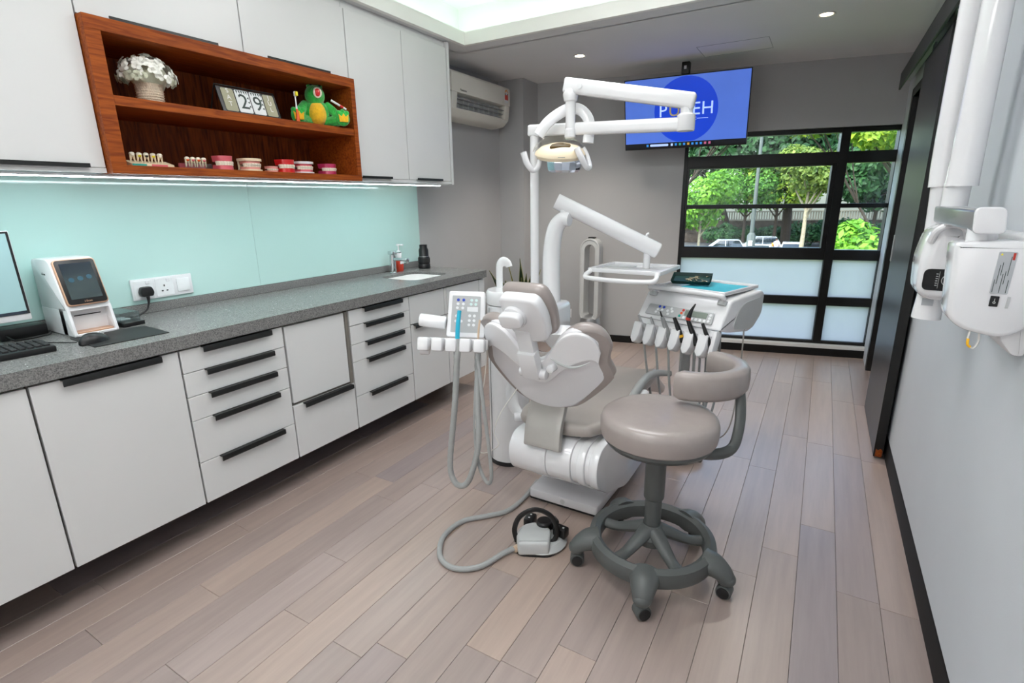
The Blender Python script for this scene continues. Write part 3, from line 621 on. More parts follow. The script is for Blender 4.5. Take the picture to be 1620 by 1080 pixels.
# dental models
def arch(bm, c, w, d, z0, z1, flare=1.0):
    po = [(c[0]-d*.5, c[1]-w/2), (c[0]-d*.5, c[1]+w/2)]+[(c[0]+d*.5*math.sin(a), c[1]+w/2*math.cos(a)) for a in [i*PI/10 for i in range(1, 10)]]
    lo = [(c[0]+(p[0]-c[0])*flare, c[1]+(p[1]-c[1])*flare) for p in po]
    g = NB(); A = [g.verts.new((p[0], p[1], z0)) for p in lo]; B2 = [g.verts.new((p[0], p[1], z1)) for p in po]; n = len(po)
    g.faces.new(A); g.faces.new(B2[::-1])
    for i in range(n): g.faces.new((A[i], B2[i], B2[(i+1) % n], A[(i+1) % n]))
    bmesh.ops.recalc_face_normals(g, faces=g.faces); absorb(bm, g)
def teeth(c, w, d, z, h, n=9):
    bm = NB()
    for i in range(n):
        a = PI*(.06+.88*i/(n-1)); p = (c[0]+d*.5*math.sin(a), c[1]+w/2*math.cos(a))
        box(bm, (-.004, -w*.085, -h/2), (.004, w*.085, h/2), .002, 1, M=T(p[0]-.003, p[1], z) @ RZ(PI/2-a))
    return bm
def typodont(y, w, h, gum, lab, base=None, hinge=False, lowh=1):
    c = (-2.44, y); d = w*.85
    t = thing('jaw_model', (c[0], y, Z2), lab, 'dental model', 'dental models on the lower shelf')
    z = Z2; b = .012 if base else 0
    if base:
        for z0, z1 in ((Z2, Z2+b), (Z2+h-b, Z2+h)):
            bm = NB(); arch(bm, c, w*1.1, d*1.1, z0, z1); part('base_plate', bm, base, t)
        if hinge:
            bm = NB(); box(bm, (c[0]-d*.62, y-w*.5, Z2), (c[0]-d*.5, y-w*.2, Z2+h), .002, 1); part('hinge', bm, base, t)
    bm = NB(); arch(bm, c, w*.92, d*.92, Z2+b, Z2+h*.40, 1.0 if base else 1.08); part('lower_gum', bm, gum, t)
    bm = NB(); arch(bm, c, w*.9, d*.92, Z2+h-b, Z2+h*.60, 1.0 if base else 1.06); part('upper_gum', bm, gum, t)
    part('lower_teeth', teeth(c, w*.9, d*.92, Z2+h*.43, h*.16), 'tooth', t); part('upper_teeth', teeth(c, w*.94, d*.96, Z2+h*.56, h*.17), 'tooth', t)
    if base:
        bm = NB(); tube(bm, [(c[0]+d*.49*math.sin(a), y+w*.47*math.cos(a), Z2+h*.5) for a in [i*PI/10 for i in range(1, 10)]], .0016, 5, 1); part('brace_wire', bm, 'silver', t)
typodont(1.522, .080, .066, 'gum_pink', 'glossy pink jaw model with flat top, leftmost of the full jaws')
typodont(1.660, .088, .062, 'gum_light', 'cream based hinged jaw model with salmon gums and braces', 'bone', True)
typodont(1.772, .058, .032, 'gum_light', 'smallest jaw model, clear base with pale pink top')
typodont(1.856, .088, .068, 'gum_red', 'bright red jaw model with white teeth')
typodont(1.968, .092, .064, 'gum_pink', 'white based hinged jaw model with pink gums and braces', 'white_plastic', True)
typodont(2.130, .090, .060, 'gum_magenta', 'deep magenta jaw model at the right end of the shelf')
t = thing('tooth_root_model', (-2.42, 1.188, Z2), 'row of five sectioned molars on a green and pink base', 'dental model', 'dental models on the lower shelf')
bm = NB(); prism(bm, [(-2.45, Z2), (-2.385, Z2), (-2.385, Z2+.012), (-2.45, Z2+.028)], 'y', 1.108, 1.268, .002, 1); part('base', bm, 'bone', t)
bm = NB(); box(bm, (-2.386, 1.109, Z2+.001), (-2.382, 1.16, Z2+.011)); part('green_stripe', bm, 'button_teal', t)
bm = NB(); box(bm, (-2.386, 1.18, Z2+.001), (-2.382, 1.24, Z2+.011)); part('pink_stripe', bm, 'gum_pink', t)
def molar(parent, x, y, z, cap, h=.032):
    bm = NB(); ball(bm, (x, y, z+h), .0105, (1, 1, .75), 10, 8); o = part('crown', bm, 'tooth', parent)
    bm = NB()
    for s in (-1, 1): tube(bm, [(x, y+s*.004, z+h), (x, y+s*.006, z+h*.5), (x, y+s*.008, z)], [.006, .004, .0015], 7, 3)
    part('root', bm, 'bone', o)
    bm = NB(); ball(bm, (x+.003, y, z+h*.82), .008, (1, .9, .7), 8, 6); part('filling', bm, cap, o)
for k, cp in enumerate(('tooth', 'bristle', 'black_plastic', 'bristle', 'tooth')): molar(t, -2.418, 1.128+k*.026, Z2+.018, cp)
t = thing('tooth_block_model', (-2.42, 1.374, Z2), 'clear pink block holding four cut away orange molars', 'dental model', 'dental models on the lower shelf')
bm = NB(); box(bm, (-2.45, 1.316, Z2), (-2.39, 1.434, Z2+.026), .002, 1); part('block', bm, 'case_clear', t)
bm = NB(); box(bm, (-2.448, 1.318, Z2+.001), (-2.44, 1.432, Z2+.025)); part('gum_insert', bm, 'gum_pink', t)
for k in range(4): molar(t, -2.41, 1.338+k*.024, Z2+.010, 'gum_pink' if k % 2 else 'orange', .034)
# ------------------------------------------------------------------ things on the worktop
ZW = .903
# monitor
t = thing('computer_monitor', (-2.56, .46, ZW), 'slim computer monitor with pale screen at the left picture edge', 'monitor')
MM = frame((-2.53, .465, 1.155), (0, 1, 0), (-.06, 0, 1))
bm = NB(); box(bm, (-.265, -.165, -.025), (.265, .16, 0), .004, M=MM); part('case', bm, 'white_plastic', t)
bm = NB(); box(bm, (-.262, -.142, 0), (.262, .157, .002), M=MM); b_ = part('bezel', bm, 'black_plastic', t)
bm = NB(); box(bm, (-.254, -.13, .002), (.254, .15, .003), M=MM); part('screen', bm, 'monitor_screen', t)
bm = NB(); box(bm, (-.254, -.14, .002), (.254, -.13, .003), M=MM); part('task_bar', bm, 'screen_dark', t)
bm = NB(); tube(bm, [(-2.60, .46, ZW+.006), (-2.59, .46, ZW+.08), (-2.56, .46, ZW+.16)], .03, 10, 4, flat=(.35, 1.4)); part('neck', bm, 'silver', t)
bm = NB(); prism(bm, rpoly([(-2.68, .33), (-2.50, .33), (-2.50, .64), (-2.68, .64)], .03), 'z', ZW, ZW+.008, .002, 1); part('foot', bm, 'silver', t)
# keyboard
t = thing('keyboard', (-2.375, .5, ZW), 'black computer keyboard lying at the left picture edge', 'keyboard')
KM = T(-2.375, .5, ZW) @ RZ(-.06)
bm = NB(); box(bm, (-.08, -.22, 0), (.08, .21, .022), .005, M=KM); part('case', bm, 'black_plastic', t)
bm = NB()
for i in range(5):
    for j in range(19): box(bm, (-.07+i*.027, -.21+j*.0218, .020), (-.048+i*.027, -.193+j*.0218, .028), .002, 1, M=KM)
part('keys', bm, 'black_rubber', t)
# mouse pad and mouse
bm = NB(); prism(bm, rpoly([(-2.455, .803), (-2.215, .79), (-2.206, 1.042), (-2.43, 1.052)], .006), 'z', ZW, ZW+.003); solo('mouse_pad', bm, 'black_rubber', (-2.33, .92, ZW), 'thin black mouse pad lying in front of the plate scanner', 'mouse pad')
t = thing('computer_mouse', (-2.305, .825, ZW+.003), 'black computer mouse resting on the mouse pad corner', 'mouse')
MS = T(-2.305, .825, ZW+.003) @ RZ(.35)
bm = NB(); g = NB(); bmesh.ops.create_uvsphere(g, u_segments=20, v_segments=12, radius=1)
for v in g.verts: v.co = Vector((v.co.x*.032, v.co.y*.056, max(0, v.co.z)*.036*(1-.25*v.co.y)))
absorb(bm, g, MS); part('shell', bm, 'black_plastic', t)
bm = NB(); cyl(bm, (-.004, .034, .026), (.004, .034, .026), .007, M=MS); part('scroll_wheel', bm, 'light_grey', t)
bm = NB(); tube(bm, [(-2.33, .78, ZW+.008), (-2.40, .76, ZW+.003), (-2.47, .73, ZW+.003), (-2.55, .72, ZW+.003)], .002, 6, 5); part('cable', bm, 'black_rubber', t)
# plate scanner
t = thing('plate_scanner', (-2.56, .892, ZW), 'white desktop dental plate scanner with dark tablet screen and copper trim', 'scanner')
y0, y1 = .818, .968
bm = NB()
prof = rpoly([(-2.70, ZW+.002), (-2.44, ZW+.002), (-2.468, ZW+.105), (-2.535, ZW+.297), (-2.70, ZW+.297)], [.02, .012, 0, .03, .03])
prism(bm, rpoly([(-2.70, ZW+.100), (-2.467, ZW+.100), (-2.535, ZW+.297), (-2.70, ZW+.297)], [0, .004, .03, .03]), 'y', y0, y1, .005, 2)
prism(bm, rpoly([(-2.70, ZW+.002), (-2.50, ZW+.002), (-2.50, ZW+.106), (-2.70, ZW+.106)], [.01, .002, 0, 0]), 'y', y0, y1, .003, 1)
prism(bm, rpoly([(-2.54, ZW+.002), (-2.44, ZW+.002), (-2.469, ZW+.112), (-2.54, ZW+.112)], [0, .01, 0, 0]), 'y', y0, y0+.011, .003)
prism(bm, rpoly([(-2.54, ZW+.002), (-2.44, ZW+.002), (-2.469, ZW+.112), (-2.54, ZW+.112)], [0, .01, 0, 0]), 'y', y1-.011, y1, .003)
box(bm, (-2.51, y0+.008, ZW+.002), (-2.443, y1-.008, ZW+.012), .003)
part('housing', bm, 'white_plastic', t)
SF = frame((-2.502, .893, ZW+.202), (0, 1, 0), (-.067, 0, .192))
bm = NB(); prism(bm, rpoly([(-.069, -.09), (.069, -.09), (.069, .094), (-.069, .094)], .014), 'z', -.002, .014, .002, M=SF); part('copper_rim', bm, 'copper', t)
bm = NB(); prism(bm, rpoly([(-.065, -.086), (.065, -.086), (.065, .09), (-.065, .09)], .012), 'z', .013, .0165, .001, M=SF); sc = part('bezel', bm, 'black_plastic', t)
bm = NB(); box(bm, (-.052, -.066, .0165), (.052, .076, .0172), M=SF); part('screen', bm, 'screen_dark', sc)
for k, s in enumerate((-.03, 0, .03)):
    bm = NB(); cyl(bm, (s, .01+.004*k, .0172), (s, .01+.004*k, .0178), .0095, n=18, M=SF); part('screen_icon', bm, 'screen_teal', sc)
text('lettering', 'i-Scan', .011, SF @ T(0, -.077, .0168), 'copper', sc)
text('lettering', 'i-Scan', .014, frame((-2.60, y0-.0003, ZW+.24), (1, 0, 0), (0, 0, 1)), 'ink_black', t)
bm = NB(); prism(bm, rpoly([(-2.505, y0+.012), (-2.45, y0+.012), (-2.45, y1-.012), (-2.505, y1-.012)], .01), 'z', ZW+.012, ZW+.018, .001, 1); part('feed_tray', bm, 'copper', t)
bm = NB(); box(bm, (-2.502, y0+.03, ZW+.075), (-2.4985, y1-.03, ZW+.079)); part('feed_slot', bm, 'black_plastic', t)
# black power box and its cable
t = thing('power_adapter', (-2.66, .70, ZW), 'black power adapter box between monitor and plate scanner', 'power adapter')
bm = NB(); box(bm, (-2.71, .655, ZW), (-2.63, .80, ZW+.045), .004); part('case', bm, 'black_plastic', t)
bm = NB(); tube(bm, [(-2.625, .67, ZW+.02), (-2.60, .685, ZW+.004), (-2.59, .72, ZW+.004), (-2.60, .79, ZW+.006), (-2.62, .80, ZW+.015)], .004, 6, 5); part('cable', bm, 'black_rubber', t)
# clear case
t = thing('storage_case', (-2.55, 1.03, ZW), 'small black tray under a clear lid beside the plate scanner', 'case')
CM = T(-2.565, 1.028, ZW) @ RZ(.08)
bm = NB(); box(bm, (-.095, -.04, 0), (.095, .045, .018), .003, M=CM); part('base', bm, 'black_plastic', t)
bm = NB()
for lo, hi in (((-.09, -.037, .055), (.07, .041, .057)), ((-.09, -.037, .018), (-.088, .041, .057)), ((-.09, -.037, .018), (.07, -.035, .057)), ((-.09, .039, .018), (.07, .041, .057)), ((.068, -.037, .018), (.07, .041, .057))): box(bm, lo, hi, M=CM)
part('lid', bm, 'case_clear', t)
for a in (0, .04):
    bm = NB(); box(bm, (-.03+a, -.028, .018), (-.005+a, .022, .026), .003, M=CM); part('plate_sleeve', bm, 'white_plastic', t)
# wall socket with plug
t = thing('wall_socket', (XL+.008, 1.294, .966), 'white triple wall socket plate on the mint splashback', 'socket')
bm = NB(); box(bm, (XL+.008, 1.157, .967), (XL+.020, 1.431, 1.065), .003); part('plate', bm, 'white_plastic', t)
for k in range(2):
    yc = 1.205+k*.092
    bm = NB(); box(bm, (XL+.020, yc-.038, .974), (XL+.0215, yc+.042, 1.058), .001, 1); o = part('outlet', bm, 'button_white', t)
    bm = NB(); box(bm, (XL+.0215, yc+.012, 1.040), (XL+.025, yc+.028, 1.054), .001, 1); part('switch', bm, 'white_plastic', o)
    bm = NB()
    for dy, dz, a, b_ in ((0, .014, .0028, .0045), (-.011, -.01, .0042, .0028), (.011, -.01, .0042, .0028)): box(bm, (XL+.0213, yc+dy-a, 1.008+dz-b_), (XL+.022, yc+dy+a, 1.008+dz+b_))
    part('pin_holes', bm, 'black_plastic', o)
bm = NB(); box(bm, (XL+.020, 1.355, .984), (XL+.024, 1.415, 1.048), .002); part('rocker', bm, 'button_white', t)
t = thing('power_plug', (XL+.03, 1.207, .96), 'black mains plug in the left outlet with cable running down', 'plug')
bm = NB(); prism(bm, rpoly([(1.183, .985), (1.231, .985), (1.237, 1.005), (1.228, 1.03), (1.186, 1.03), (1.177, 1.005)], .008), 'x', XL+.0225, XL+.055, .006); part('body', bm, 'black_plastic', t)
bm = NB(); tube(bm, [(XL+.045, 1.207, .99), (XL+.047, 1.206, .965), (XL+.047, 1.202, .945)], [.009, .006, .004], 8, 3); part('strain_relief', bm, 'black_rubber', t)
bm = NB(); tube(bm, [(XL+.047, 1.203, .95), (XL+.05, 1.19, .925), (XL+.06, 1.15, .909), (XL+.07, 1.09, .907), (XL+.07, 1.06, .907)], .004, 8, 6); part('cable', bm, 'black_rubber', t)
# tap, soap, camera lens
t = thing('basin_tap', (-2.62, 2.78, ZW), 'chrome single lever basin tap behind the sink', 'tap')
bm = NB(); lathe(bm, [(.03, 0), (.03, .006), (.024, .010), (.022, .13), (.0, .13)], (-2.62, 2.78, ZW)); part('body', bm, 'chrome', t)
bm = NB(); box(bm, (-2.63, 2.767, ZW+.09), (-2.475, 2.793, ZW+.112), .004); cyl(bm, (-2.484, 2.78, ZW+.09), (-2.484, 2.78, ZW+.078), .011); part('spout', bm, 'chrome', t)
bm = NB(); box(bm, (-2.645, 2.760, ZW+.132), (-2.595, 2.80, ZW+.158), .004); box(bm, (-2.60, 2.772, ZW+.146), (-2.54, 2.788, ZW+.156), .003, M=None); part('lever', bm, 'chrome', t)
t = thing('soap_bottle', (-2.655, 2.885, ZW), 'red soap bottle with white pump beside the tap', 'soap bottle')
bm = NB(); lathe(bm, [(.028, 0), (.032, .006), (.034, .06), (.03, .085), (.016, .10), (.0, .10)], (-2.655, 2.885, ZW), sx=.8); part('bottle', bm, 'soap_red', t)
bm = NB(); prism(bm, rpoly([(2.865, ZW+.055), (2.905, ZW+.055), (2.90, ZW+.08), (2.87, ZW+.08)], .006), 'x', -2.631, -2.627); part('label', bm, 'white_plastic', t)
bm = NB(); lathe(bm, [(.019, .10), (.02, .135), (.012, .15), (.005, .152), (.005, .185), (.014, .187), (.014, .198), (0, .20)], (-2.655, 2.885, ZW)); box(bm, (-2.655, 2.878, ZW+.187), (-2.61, 2.892, ZW+.198), .003); part('pump', bm, 'white_plastic', t)
t = thing('camera_lens', (-2.60, 3.10, ZW), 'large black camera lens standing on the worktop corner', 'camera lens')
bm = NB(); lathe(bm, [(.044, 0), (.046, .004), (.045, .03), (.042, .034), (.044, .045), (.044, .08), (.04, .09), (.037, .095), (.037, .14), (.03, .155), (.03, .178), (.0, .178)], (-2.60, 3.10, ZW)); part('barrel', bm, 'black_plastic', t)
bm = NB()
for k in range(9): lathe(bm, [(.0445, .048+k*.0034), (.0456, .0495+k*.0034), (.0445, .051+k*.0034)], (-2.60, 3.10, ZW), n=24)
part('zoom_ring', bm, 'black_rubber', t)
bm = NB(); lathe(bm, [(.0392, .0905), (.0396, .0915), (.0392, .0925)], (-2.60, 3.10, ZW)); part('silver_band', bm, 'silver', t)
# ------------------------------------------------------------------ air conditioner
t = thing('air_conditioner', (XL, 3.88, 2.03), 'white split air conditioner under the ceiling beside the pilaster', 'air conditioner')
a0, a1 = 3.452, 4.312
bm = NB(); prism(bm, rpoly([(XL+.002, 2.352), (-2.545, 2.352), (-2.528, 2.335), (-2.528, 2.20), (-2.60, 2.195), (-2.66, 2.08), (XL+.002, 2.06)], [.005, .01, .01, .004, .01, .01, .005]), 'y', a0, a1, .008); part('housing', bm, 'ac_white', t)
bm = NB(); prism(bm, rpoly([(-2.70, 2.022), (-2.60, 2.032), (-2.545, 2.085), (-2.552, 2.095), (-2.61, 2.045), (-2.70, 2.036)], [.002, .02, .004, .004, .02, .002]), 'y', a0+.004, a1-.004, .004); part('louvre', bm, 'ac_white', t)
bm = NB(); box(bm, (XL+.002, a0+.006, 2.022), (-2.68, a1-.006, 2.09), .01); part('back_tray', bm, 'ac_white', t)
for yy in (a0+.004, a1-.072):
    bm = NB(); prism(bm, rpoly([(-2.70, 2.035), (-2.60, 2.045), (-2.545, 2.09), (-2.532, 2.205), (-2.70, 2.205)], .01), 'y', yy, yy+.068, .003); part('end_cheek', bm, 'ac_white', t)
bm = NB(); box(bm, (-2.66, a0+.07, 2.08), (-2.645, a1-.07, 2.2)); part('outlet_recess', bm, 'black_plastic', t)
for k, z in enumerate((2.10, 2.13, 2.16)):
    bm = NB(); box(bm, (-2.60+.01*k, a0+.07, z), (-2.57+.01*k, a1-.07, z+.004), M=None); part('vane', bm, 'mid_grey', t)
for k in range(9):
    bm = NB(); box(bm, (-2.64, a0+.12+k*.075, 2.09), (-2.57, a0+.124+k*.075, 2.18)); part('fin', bm, 'light_grey', t)
text('lettering', 'Panasonic', .022, frame((-2.5275, 3.60, 2.222), (0, 1, 0), (0, 0, 1)), 'ink_black', t)
bm = NB(); prism(bm, [(4.215, 2.22), (4.275, 2.22), (4.275, 2.30)]+[(4.245+.03*math.cos(i*PI/8), 2.30+.03*math.sin(i*PI/8)) for i in range(1, 8)]+[(4.215, 2.30)], 'x', -2.528, -2.5272); st = part('energy_sticker', bm, 'white_plastic', t, 'red and orange energy rating sticker')
bm = NB(); prism(bm, [(4.218, 2.30), (4.272, 2.30)]+[(4.245+.027*math.cos(i*PI/8), 2.30+.027*math.sin(i*PI/8)) for i in range(1, 8)], 'x', -2.5272, -2.5268); part('rating_arc', bm, 'sticker_orange', st)
bm = NB(); cyl(bm, (-2.5268, 4.245, 2.30), (-2.5265, 4.245, 2.30), .014); part('rating_dot', bm, 'white_plastic', st)
bm = NB(); box(bm, (-2.5272, 4.218, 2.245), (-2.5268, 4.272, 2.285)); part('rating_block', bm, 'sticker_red', st)
bm = NB(); box(bm, (-2.5272, 4.218, 2.286), (-2.5268, 4.272, 2.296)); part('rating_band', bm, 'ink_black', st)
# ------------------------------------------------------------------ television
yaw, pit = .085, .256
u = Vector((math.cos(yaw), math.sin(yaw), 0)); n_ = Vector((math.sin(yaw)*math.cos(pit), -math.cos(yaw)*math.cos(pit), -math.sin(pit)))
TVM = frame((-1.079, 4.62, 2.065), u, n_.cross(u))
t = thing('television', (-1.079, 4.62, 2.065), 'flat television hung from the ceiling showing a blue clinic logo', 'television')
bm = NB(); box(bm, (-.484, -.2745, -.03), (.484, .2745, 0), .004, M=TVM); box(bm, (-.25, -.2, -.055), (.25, .12, -.03), .01, M=TVM); part('case', bm, 'black_plastic', t)
bm = NB(); box(bm, (-.476, -.262, 0), (.476, .268, .001), M=TVM); SCR = part('screen', bm, 'tv_blue', t)
bm = NB(); g = NB()
pts = [(.01+.247*math.cos(a), .018+.247*math.sin(a)) for a in [i*2*PI/48 for i in range(48)]]
prism(bm, [p for p in pts if p[1] > -.224] , 'z', .001, .0014, M=TVM); part('logo_disc', bm, 'tv_disc', SCR)
text('lettering', 'P', .135, TVM @ T(-.168, .018, .0016), 'tv_letter', SCR); text('lettering', 'U', .135, TVM @ T(-.077, .018, .0016), 'tv_gold', SCR); text('lettering', 'T', .135, TVM @ T(.012, .018, .0016), 'tv_letter', SCR)
text('lettering', 'E', .135, TVM @ T(.092, .018, .0016), 'tv_letter', SCR); text('lettering', 'H', .135, TVM @ T(.178, .018, .0016), 'tv_letter', SCR)
text('lettering', 'DENTAL CLINIC', .032, TVM @ T(-.02, -.052, .0016), 'tv_letter', SCR)
for a, b_ in ((.10, .185), (-.225, -.14)):
    bm = NB(); box(bm, (a, -.0535, .0014), (b_, -.0500, .0018), M=TVM); part('logo_line', bm, 'tv_letter', SCR)
bm = NB(); box(bm, (-.476, -.262, .001), (.476, -.224, .0016), M=TVM); part('task_bar', bm, 'tv_bar', SCR)
bm = NB(); prism(bm, rpoly([(-.27, -.252), (-.12, -.252), (-.12, -.234), (-.27, -.234)], .009), 'z', .0016, .002, M=TVM); part('search_box', bm, 'tv_letter', SCR)
for k, m in enumerate(('tv_icon_blue', 'tv_letter', 'tv_icon_blue', 'tv_icon_green', 'tv_icon_blue', 'tv_icon_orange', 'tv_icon_blue', 'tv_icon_blue', 'tv_icon_blue', 'tv_icon_pink', 'tv_icon_pink')):
    xx = -.30 if k == 0 else -.10+.033*(k-1)
    bm = NB(); box(bm, (xx, -.252, .0016), (xx+.017, -.234, .002), M=TVM); part('screen_icon', bm, m, SCR)
bm = NB(); cyl(bm, (-1.105, 4.70, 2.26), (-1.105, 4.70, ZC), .016); part('ceiling_pole', bm, 'black_metal', t)
bm = NB(); box(bm, (-1.135, 4.67, 2.36), (-1.075, 4.73, ZC-.001), .003); part('pole_cover', bm, 'black_plastic', t)
bm = NB(); box(bm, (-1.115, 4.664, 2.395), (-1.095, 4.670, 2.42), .001, 1); part('cover_label', bm, 'white_plastic', t)
bm = NB(); box(bm, (-1.20, 4.64, 2.19), (-1.0, 4.68, 2.30), .003); box(bm, (-1.12, 4.66, 2.22), (-1.09, 4.72, 2.28)); part('bracket', bm, 'black_metal', t)
# ------------------------------------------------------------------ downlights, hatch
for x, y, lab in ((-1.751, 4.039, 'round recessed downlight left of the television'), (-.134, 3.998, 'round recessed downlight near the sliding door')):
    t = thing('downlight', (x, y, ZC), lab, 'downlight', 'recessed ceiling downlights')
    bm = NB(); lathe(bm, [(.048, 0), (.05, -.003), (.046, -.006), (.036, -.003), (.036, 0)], (x, y, ZC)); part('trim_ring', bm, 'white_plastic', t)
    bm = NB(); lathe(bm, [(0, -.001), (.036, -.001), (.034, -.0035), (0, -.004)], (x, y, ZC)); part('lens', bm, 'lamp_warm', t)
    l = light('downlight_lamp', 'SPOT', (0, 0, -.02), 75, (1, .91, .80), spot_size=math.radians(110), spot_blend=.8, shadow_soft_size=.1); l.parent = t
bm = NB()
for lo, hi in (((-.95, 4.30), (-.47, 4.303)), ((-.95, 4.62), (-.47, 4.623)), ((-.95, 4.30), (-.947, 4.62)), ((-.473, 4.30), (-.47, 4.62))): box(bm, (lo[0], lo[1], ZC-.0015), (hi[0], hi[1], ZC+.001))
struct('trim_6', bm, 'mid_grey')
# ------------------------------------------------------------------ bladeless fan, socket, snake plant
fx, fy = -1.85, 4.64
t = thing('tower_fan', (fx, fy, 0), 'silver and white bladeless tower fan standing by the back wall', 'fan')
FM = T(fx, fy, 0) @ RZ(.05)
bm = NB(); lathe(bm, [(.112, 0), (.115, .008), (.108, .02), (.1, .03), (.1, .20), (.098, .21), (0, .21)], (0, 0, 0), M=FM); part('base', bm, 'mid_grey', t)
bm = NB()
lathe(bm, [(.1, .21), (.1, .24), (.092, .29), (.06, .31), (0, .31)], (0, 0, 0), M=FM); part('collar', bm, 'silver', t)
def loopo(w, h, z0, n=14): # pill outline
    return [(w*math.cos(PI+i*PI/n), z0+w+w*math.sin(PI+i*PI/n)) for i in range(n+1)]+[(w*math.cos(i*PI/n), z0+h-w+w*math.sin(i*PI/n)) for i in range(n+1)]
O_, I_ = loopo(.094, .80, .245), loopo(.052, .70, .29)
bm = NB(); g = NB()
fo = [g.verts.new((x_, -.06, z_)) for x_, z_ in O_]; bo = [g.verts.new((x_*.94, .07, z_)) for x_, z_ in O_]
fi = [g.verts.new((x_, -.06, z_)) for x_, z_ in I_]; bi = [g.verts.new((x_*.9, .07, z_)) for x_, z_ in I_]
m_ = len(O_)
for i in range(m_):
    j = (i+1) % m_
    g.faces.new((fo[i], fo[j], fi[j], fi[i])); g.faces.new((fo[i], bo[i], bo[j], fo[j])); g.faces.new((bo[i], bi[i], bi[j], bo[j])); g.faces.new((fi[i], fi[j], bi[j], bi[i]))
bmesh.ops.recalc_face_normals(g, faces=g.faces); absorb(bm, g, FM); part('loop', bm, 'light_grey', t)
bm = NB(); tube(bm, [(x_*.985, -.058, z_) for x_, z_ in loopo(.088, .785, .252)], .008, 6, 1, closed=True, M=FM); part('loop_rim', bm, 'light_grey', t)
bm = NB(); box(bm, (-.03, -.03, 1.045), (.03, .03, 1.056), .003, M=FM); part('remote_rest', bm, 'black_plastic', t)
WS = BN-.012
t = thing('wall_outlet', BW @ Vector((-1.083, BN, .25)), 'single white wall outlet low on the back wall', 'socket')
bm = NB(); box(bm, (-1.125, BN-.008, .225), (-1.04, BN, .315), .002, M=BW); part('plate', bm, 'white_plastic', t)
t = thing('fan_plug', BW @ Vector((-1.085, BN-.03, .25)), 'round black plug in the low wall outlet with hanging cable', 'plug')
bm = NB(); cyl(bm, (-1.085, BN-.04, .268), (-1.085, BN-.0085, .268), .026, b=.004, M=BW); part('body', bm, 'black_plastic', t)
bm = NB(); tube(bm, [(-1.085, BN-.03, .25), (-1.085, BN-.035, .15), (-1.06, BN-.04, .03), (-.95, BN-.06, .006), (-.85, BN-.12, .006)], .004, 8, 6, M=BW); part('cable', bm, 'black_rubber', t)
px, py = -2.36, 4.19
t = thing('snake_plant', (px, py, 0), 'potted snake plant with upright dark leaves behind the light pole', 'plant')
bm = NB(); lathe(bm, [(.11, 0), (.13, .02), (.16, .30), (.165, .31), (.15, .31), (.14, .27), (0, .27)], (px, py, 0)); part('pot', bm, 'terracotta', t)
bm = NB(); lathe(bm, [(.14, .272), (.08, .285), (0, .288)], (px, py, 0)); part('soil', bm, 'soil', t)
r = random.Random(11)
for k, (dx, dy, h) in enumerate(((-.30, .0, .45), (-.23, .02, .40), (-.14, .03, .50), (-.05, .05, .57), (.03, .02, .44), (.10, -.01, .47), (.17, .0, .49), (.05, -.07, .42), (-.1, -.06, .38))):
    b0 = Vector((px+dx*.25, py+dy, .28)); e0 = Vector((px+dx, py+dy*1.6, .30+h)); bm = NB(); g = NB(); L_, R2, mid = [], [], []
    side = Vector((math.cos(k*.9), math.sin(k*.9)*.6, 0)).normalized()
    for i in range(9):
        f = i/8; c = b0.lerp(e0, f)+Vector((dx*.18*f*f, 0, 0)); w = .042*(math.sin(PI*min(1, f*.78+.2))**.8)*(1-f**5)+.0005
        L_.append(g.verts.new(c-side*w)); R2.append(g.verts.new(c+side*w)); mid.append(g.verts.new(c+Vector((0, -.008, 0))))
    for i in range(8): g.faces.new((L_[i], mid[i], mid[i+1], L_[i+1])); g.faces.new((mid[i], R2[i], R2[i+1], mid[i+1]))
    edge = [tuple(v.co) for v in L_]+[tuple(v.co) for v in R2[::-1]]
    bmesh.ops.solidify(g, geom=g.faces[:], thickness=.003); absorb(bm, g); lf = part('leaf', bm, 'snake_leaf', t)
    bm = NB(); tube(bm, edge, .0012, 5, 1); part('leaf_edge', bm, 'snake_edge', lf)
# ------------------------------------------------------------------ x-ray unit on the right wall
t = thing('x_ray_unit', (.36, 1.75, 1.02), 'white wall mounted dental x-ray unit with folded scissor arm', 'x-ray unit')
bm = NB(); prism(bm, rpoly([(.288, 1.105), (.275, 1.285), (.395, 1.292), (.43, 1.28), (.446, 1.10), (.40, 1.062), (.32, 1.078)], [.02, .012, .02, .02, .03, .03, .03]), 'y', 1.60, 1.70, .012, 3); part('control_box', bm, 'white_gloss', t)
bm = NB(); prism(bm, rpoly([(.398, 1.30), (.4495, 1.30), (.4495, 1.02), (.425, 1.02), (.395, 1.06)], .012), 'y', 1.62, 1.95, .008); part('wall_plate', bm, 'white_plastic', t)
XF = frame((.372, 1.5995, 1.215), (1, 0, -.02), (.07, 0, 1))
bm = NB(); prism(bm, rpoly([(-.016, -.045), (.016, -.045), (.016, .052), (-.016, .052)], .003), 'z', 0, .0008, M=XF); lb = part('rating_label', bm, 'label_grey', t)
r = random.Random(2)
for k in range(7):
    bm = NB(); xx = -.013+k*.004; zz = -.042+.02*(k % 3); box(bm, (xx, zz, .0008), (xx+.0012, zz+.03+.014*(k % 2), .0011), M=XF); part('print_line', bm, 'ink_dark', lb)
bm = NB(); box(bm, (.009, .034, .0008), (.0135, .050, .0011), M=XF); part('red_mark', bm, 'sticker_red', lb)
bm = NB(); prism(bm, [(-.013, .044), (-.008, .044), (-.0105, .049)], 'z', .0008, .0011, M=XF); part('warning_triangle', bm, 'bristle', lb)
bm = NB(); box(bm, (-.012, -.075, 0), (.004, -.05, .003), .001, 1, M=XF); sw = part('power_switch', bm, 'black_plastic', t)
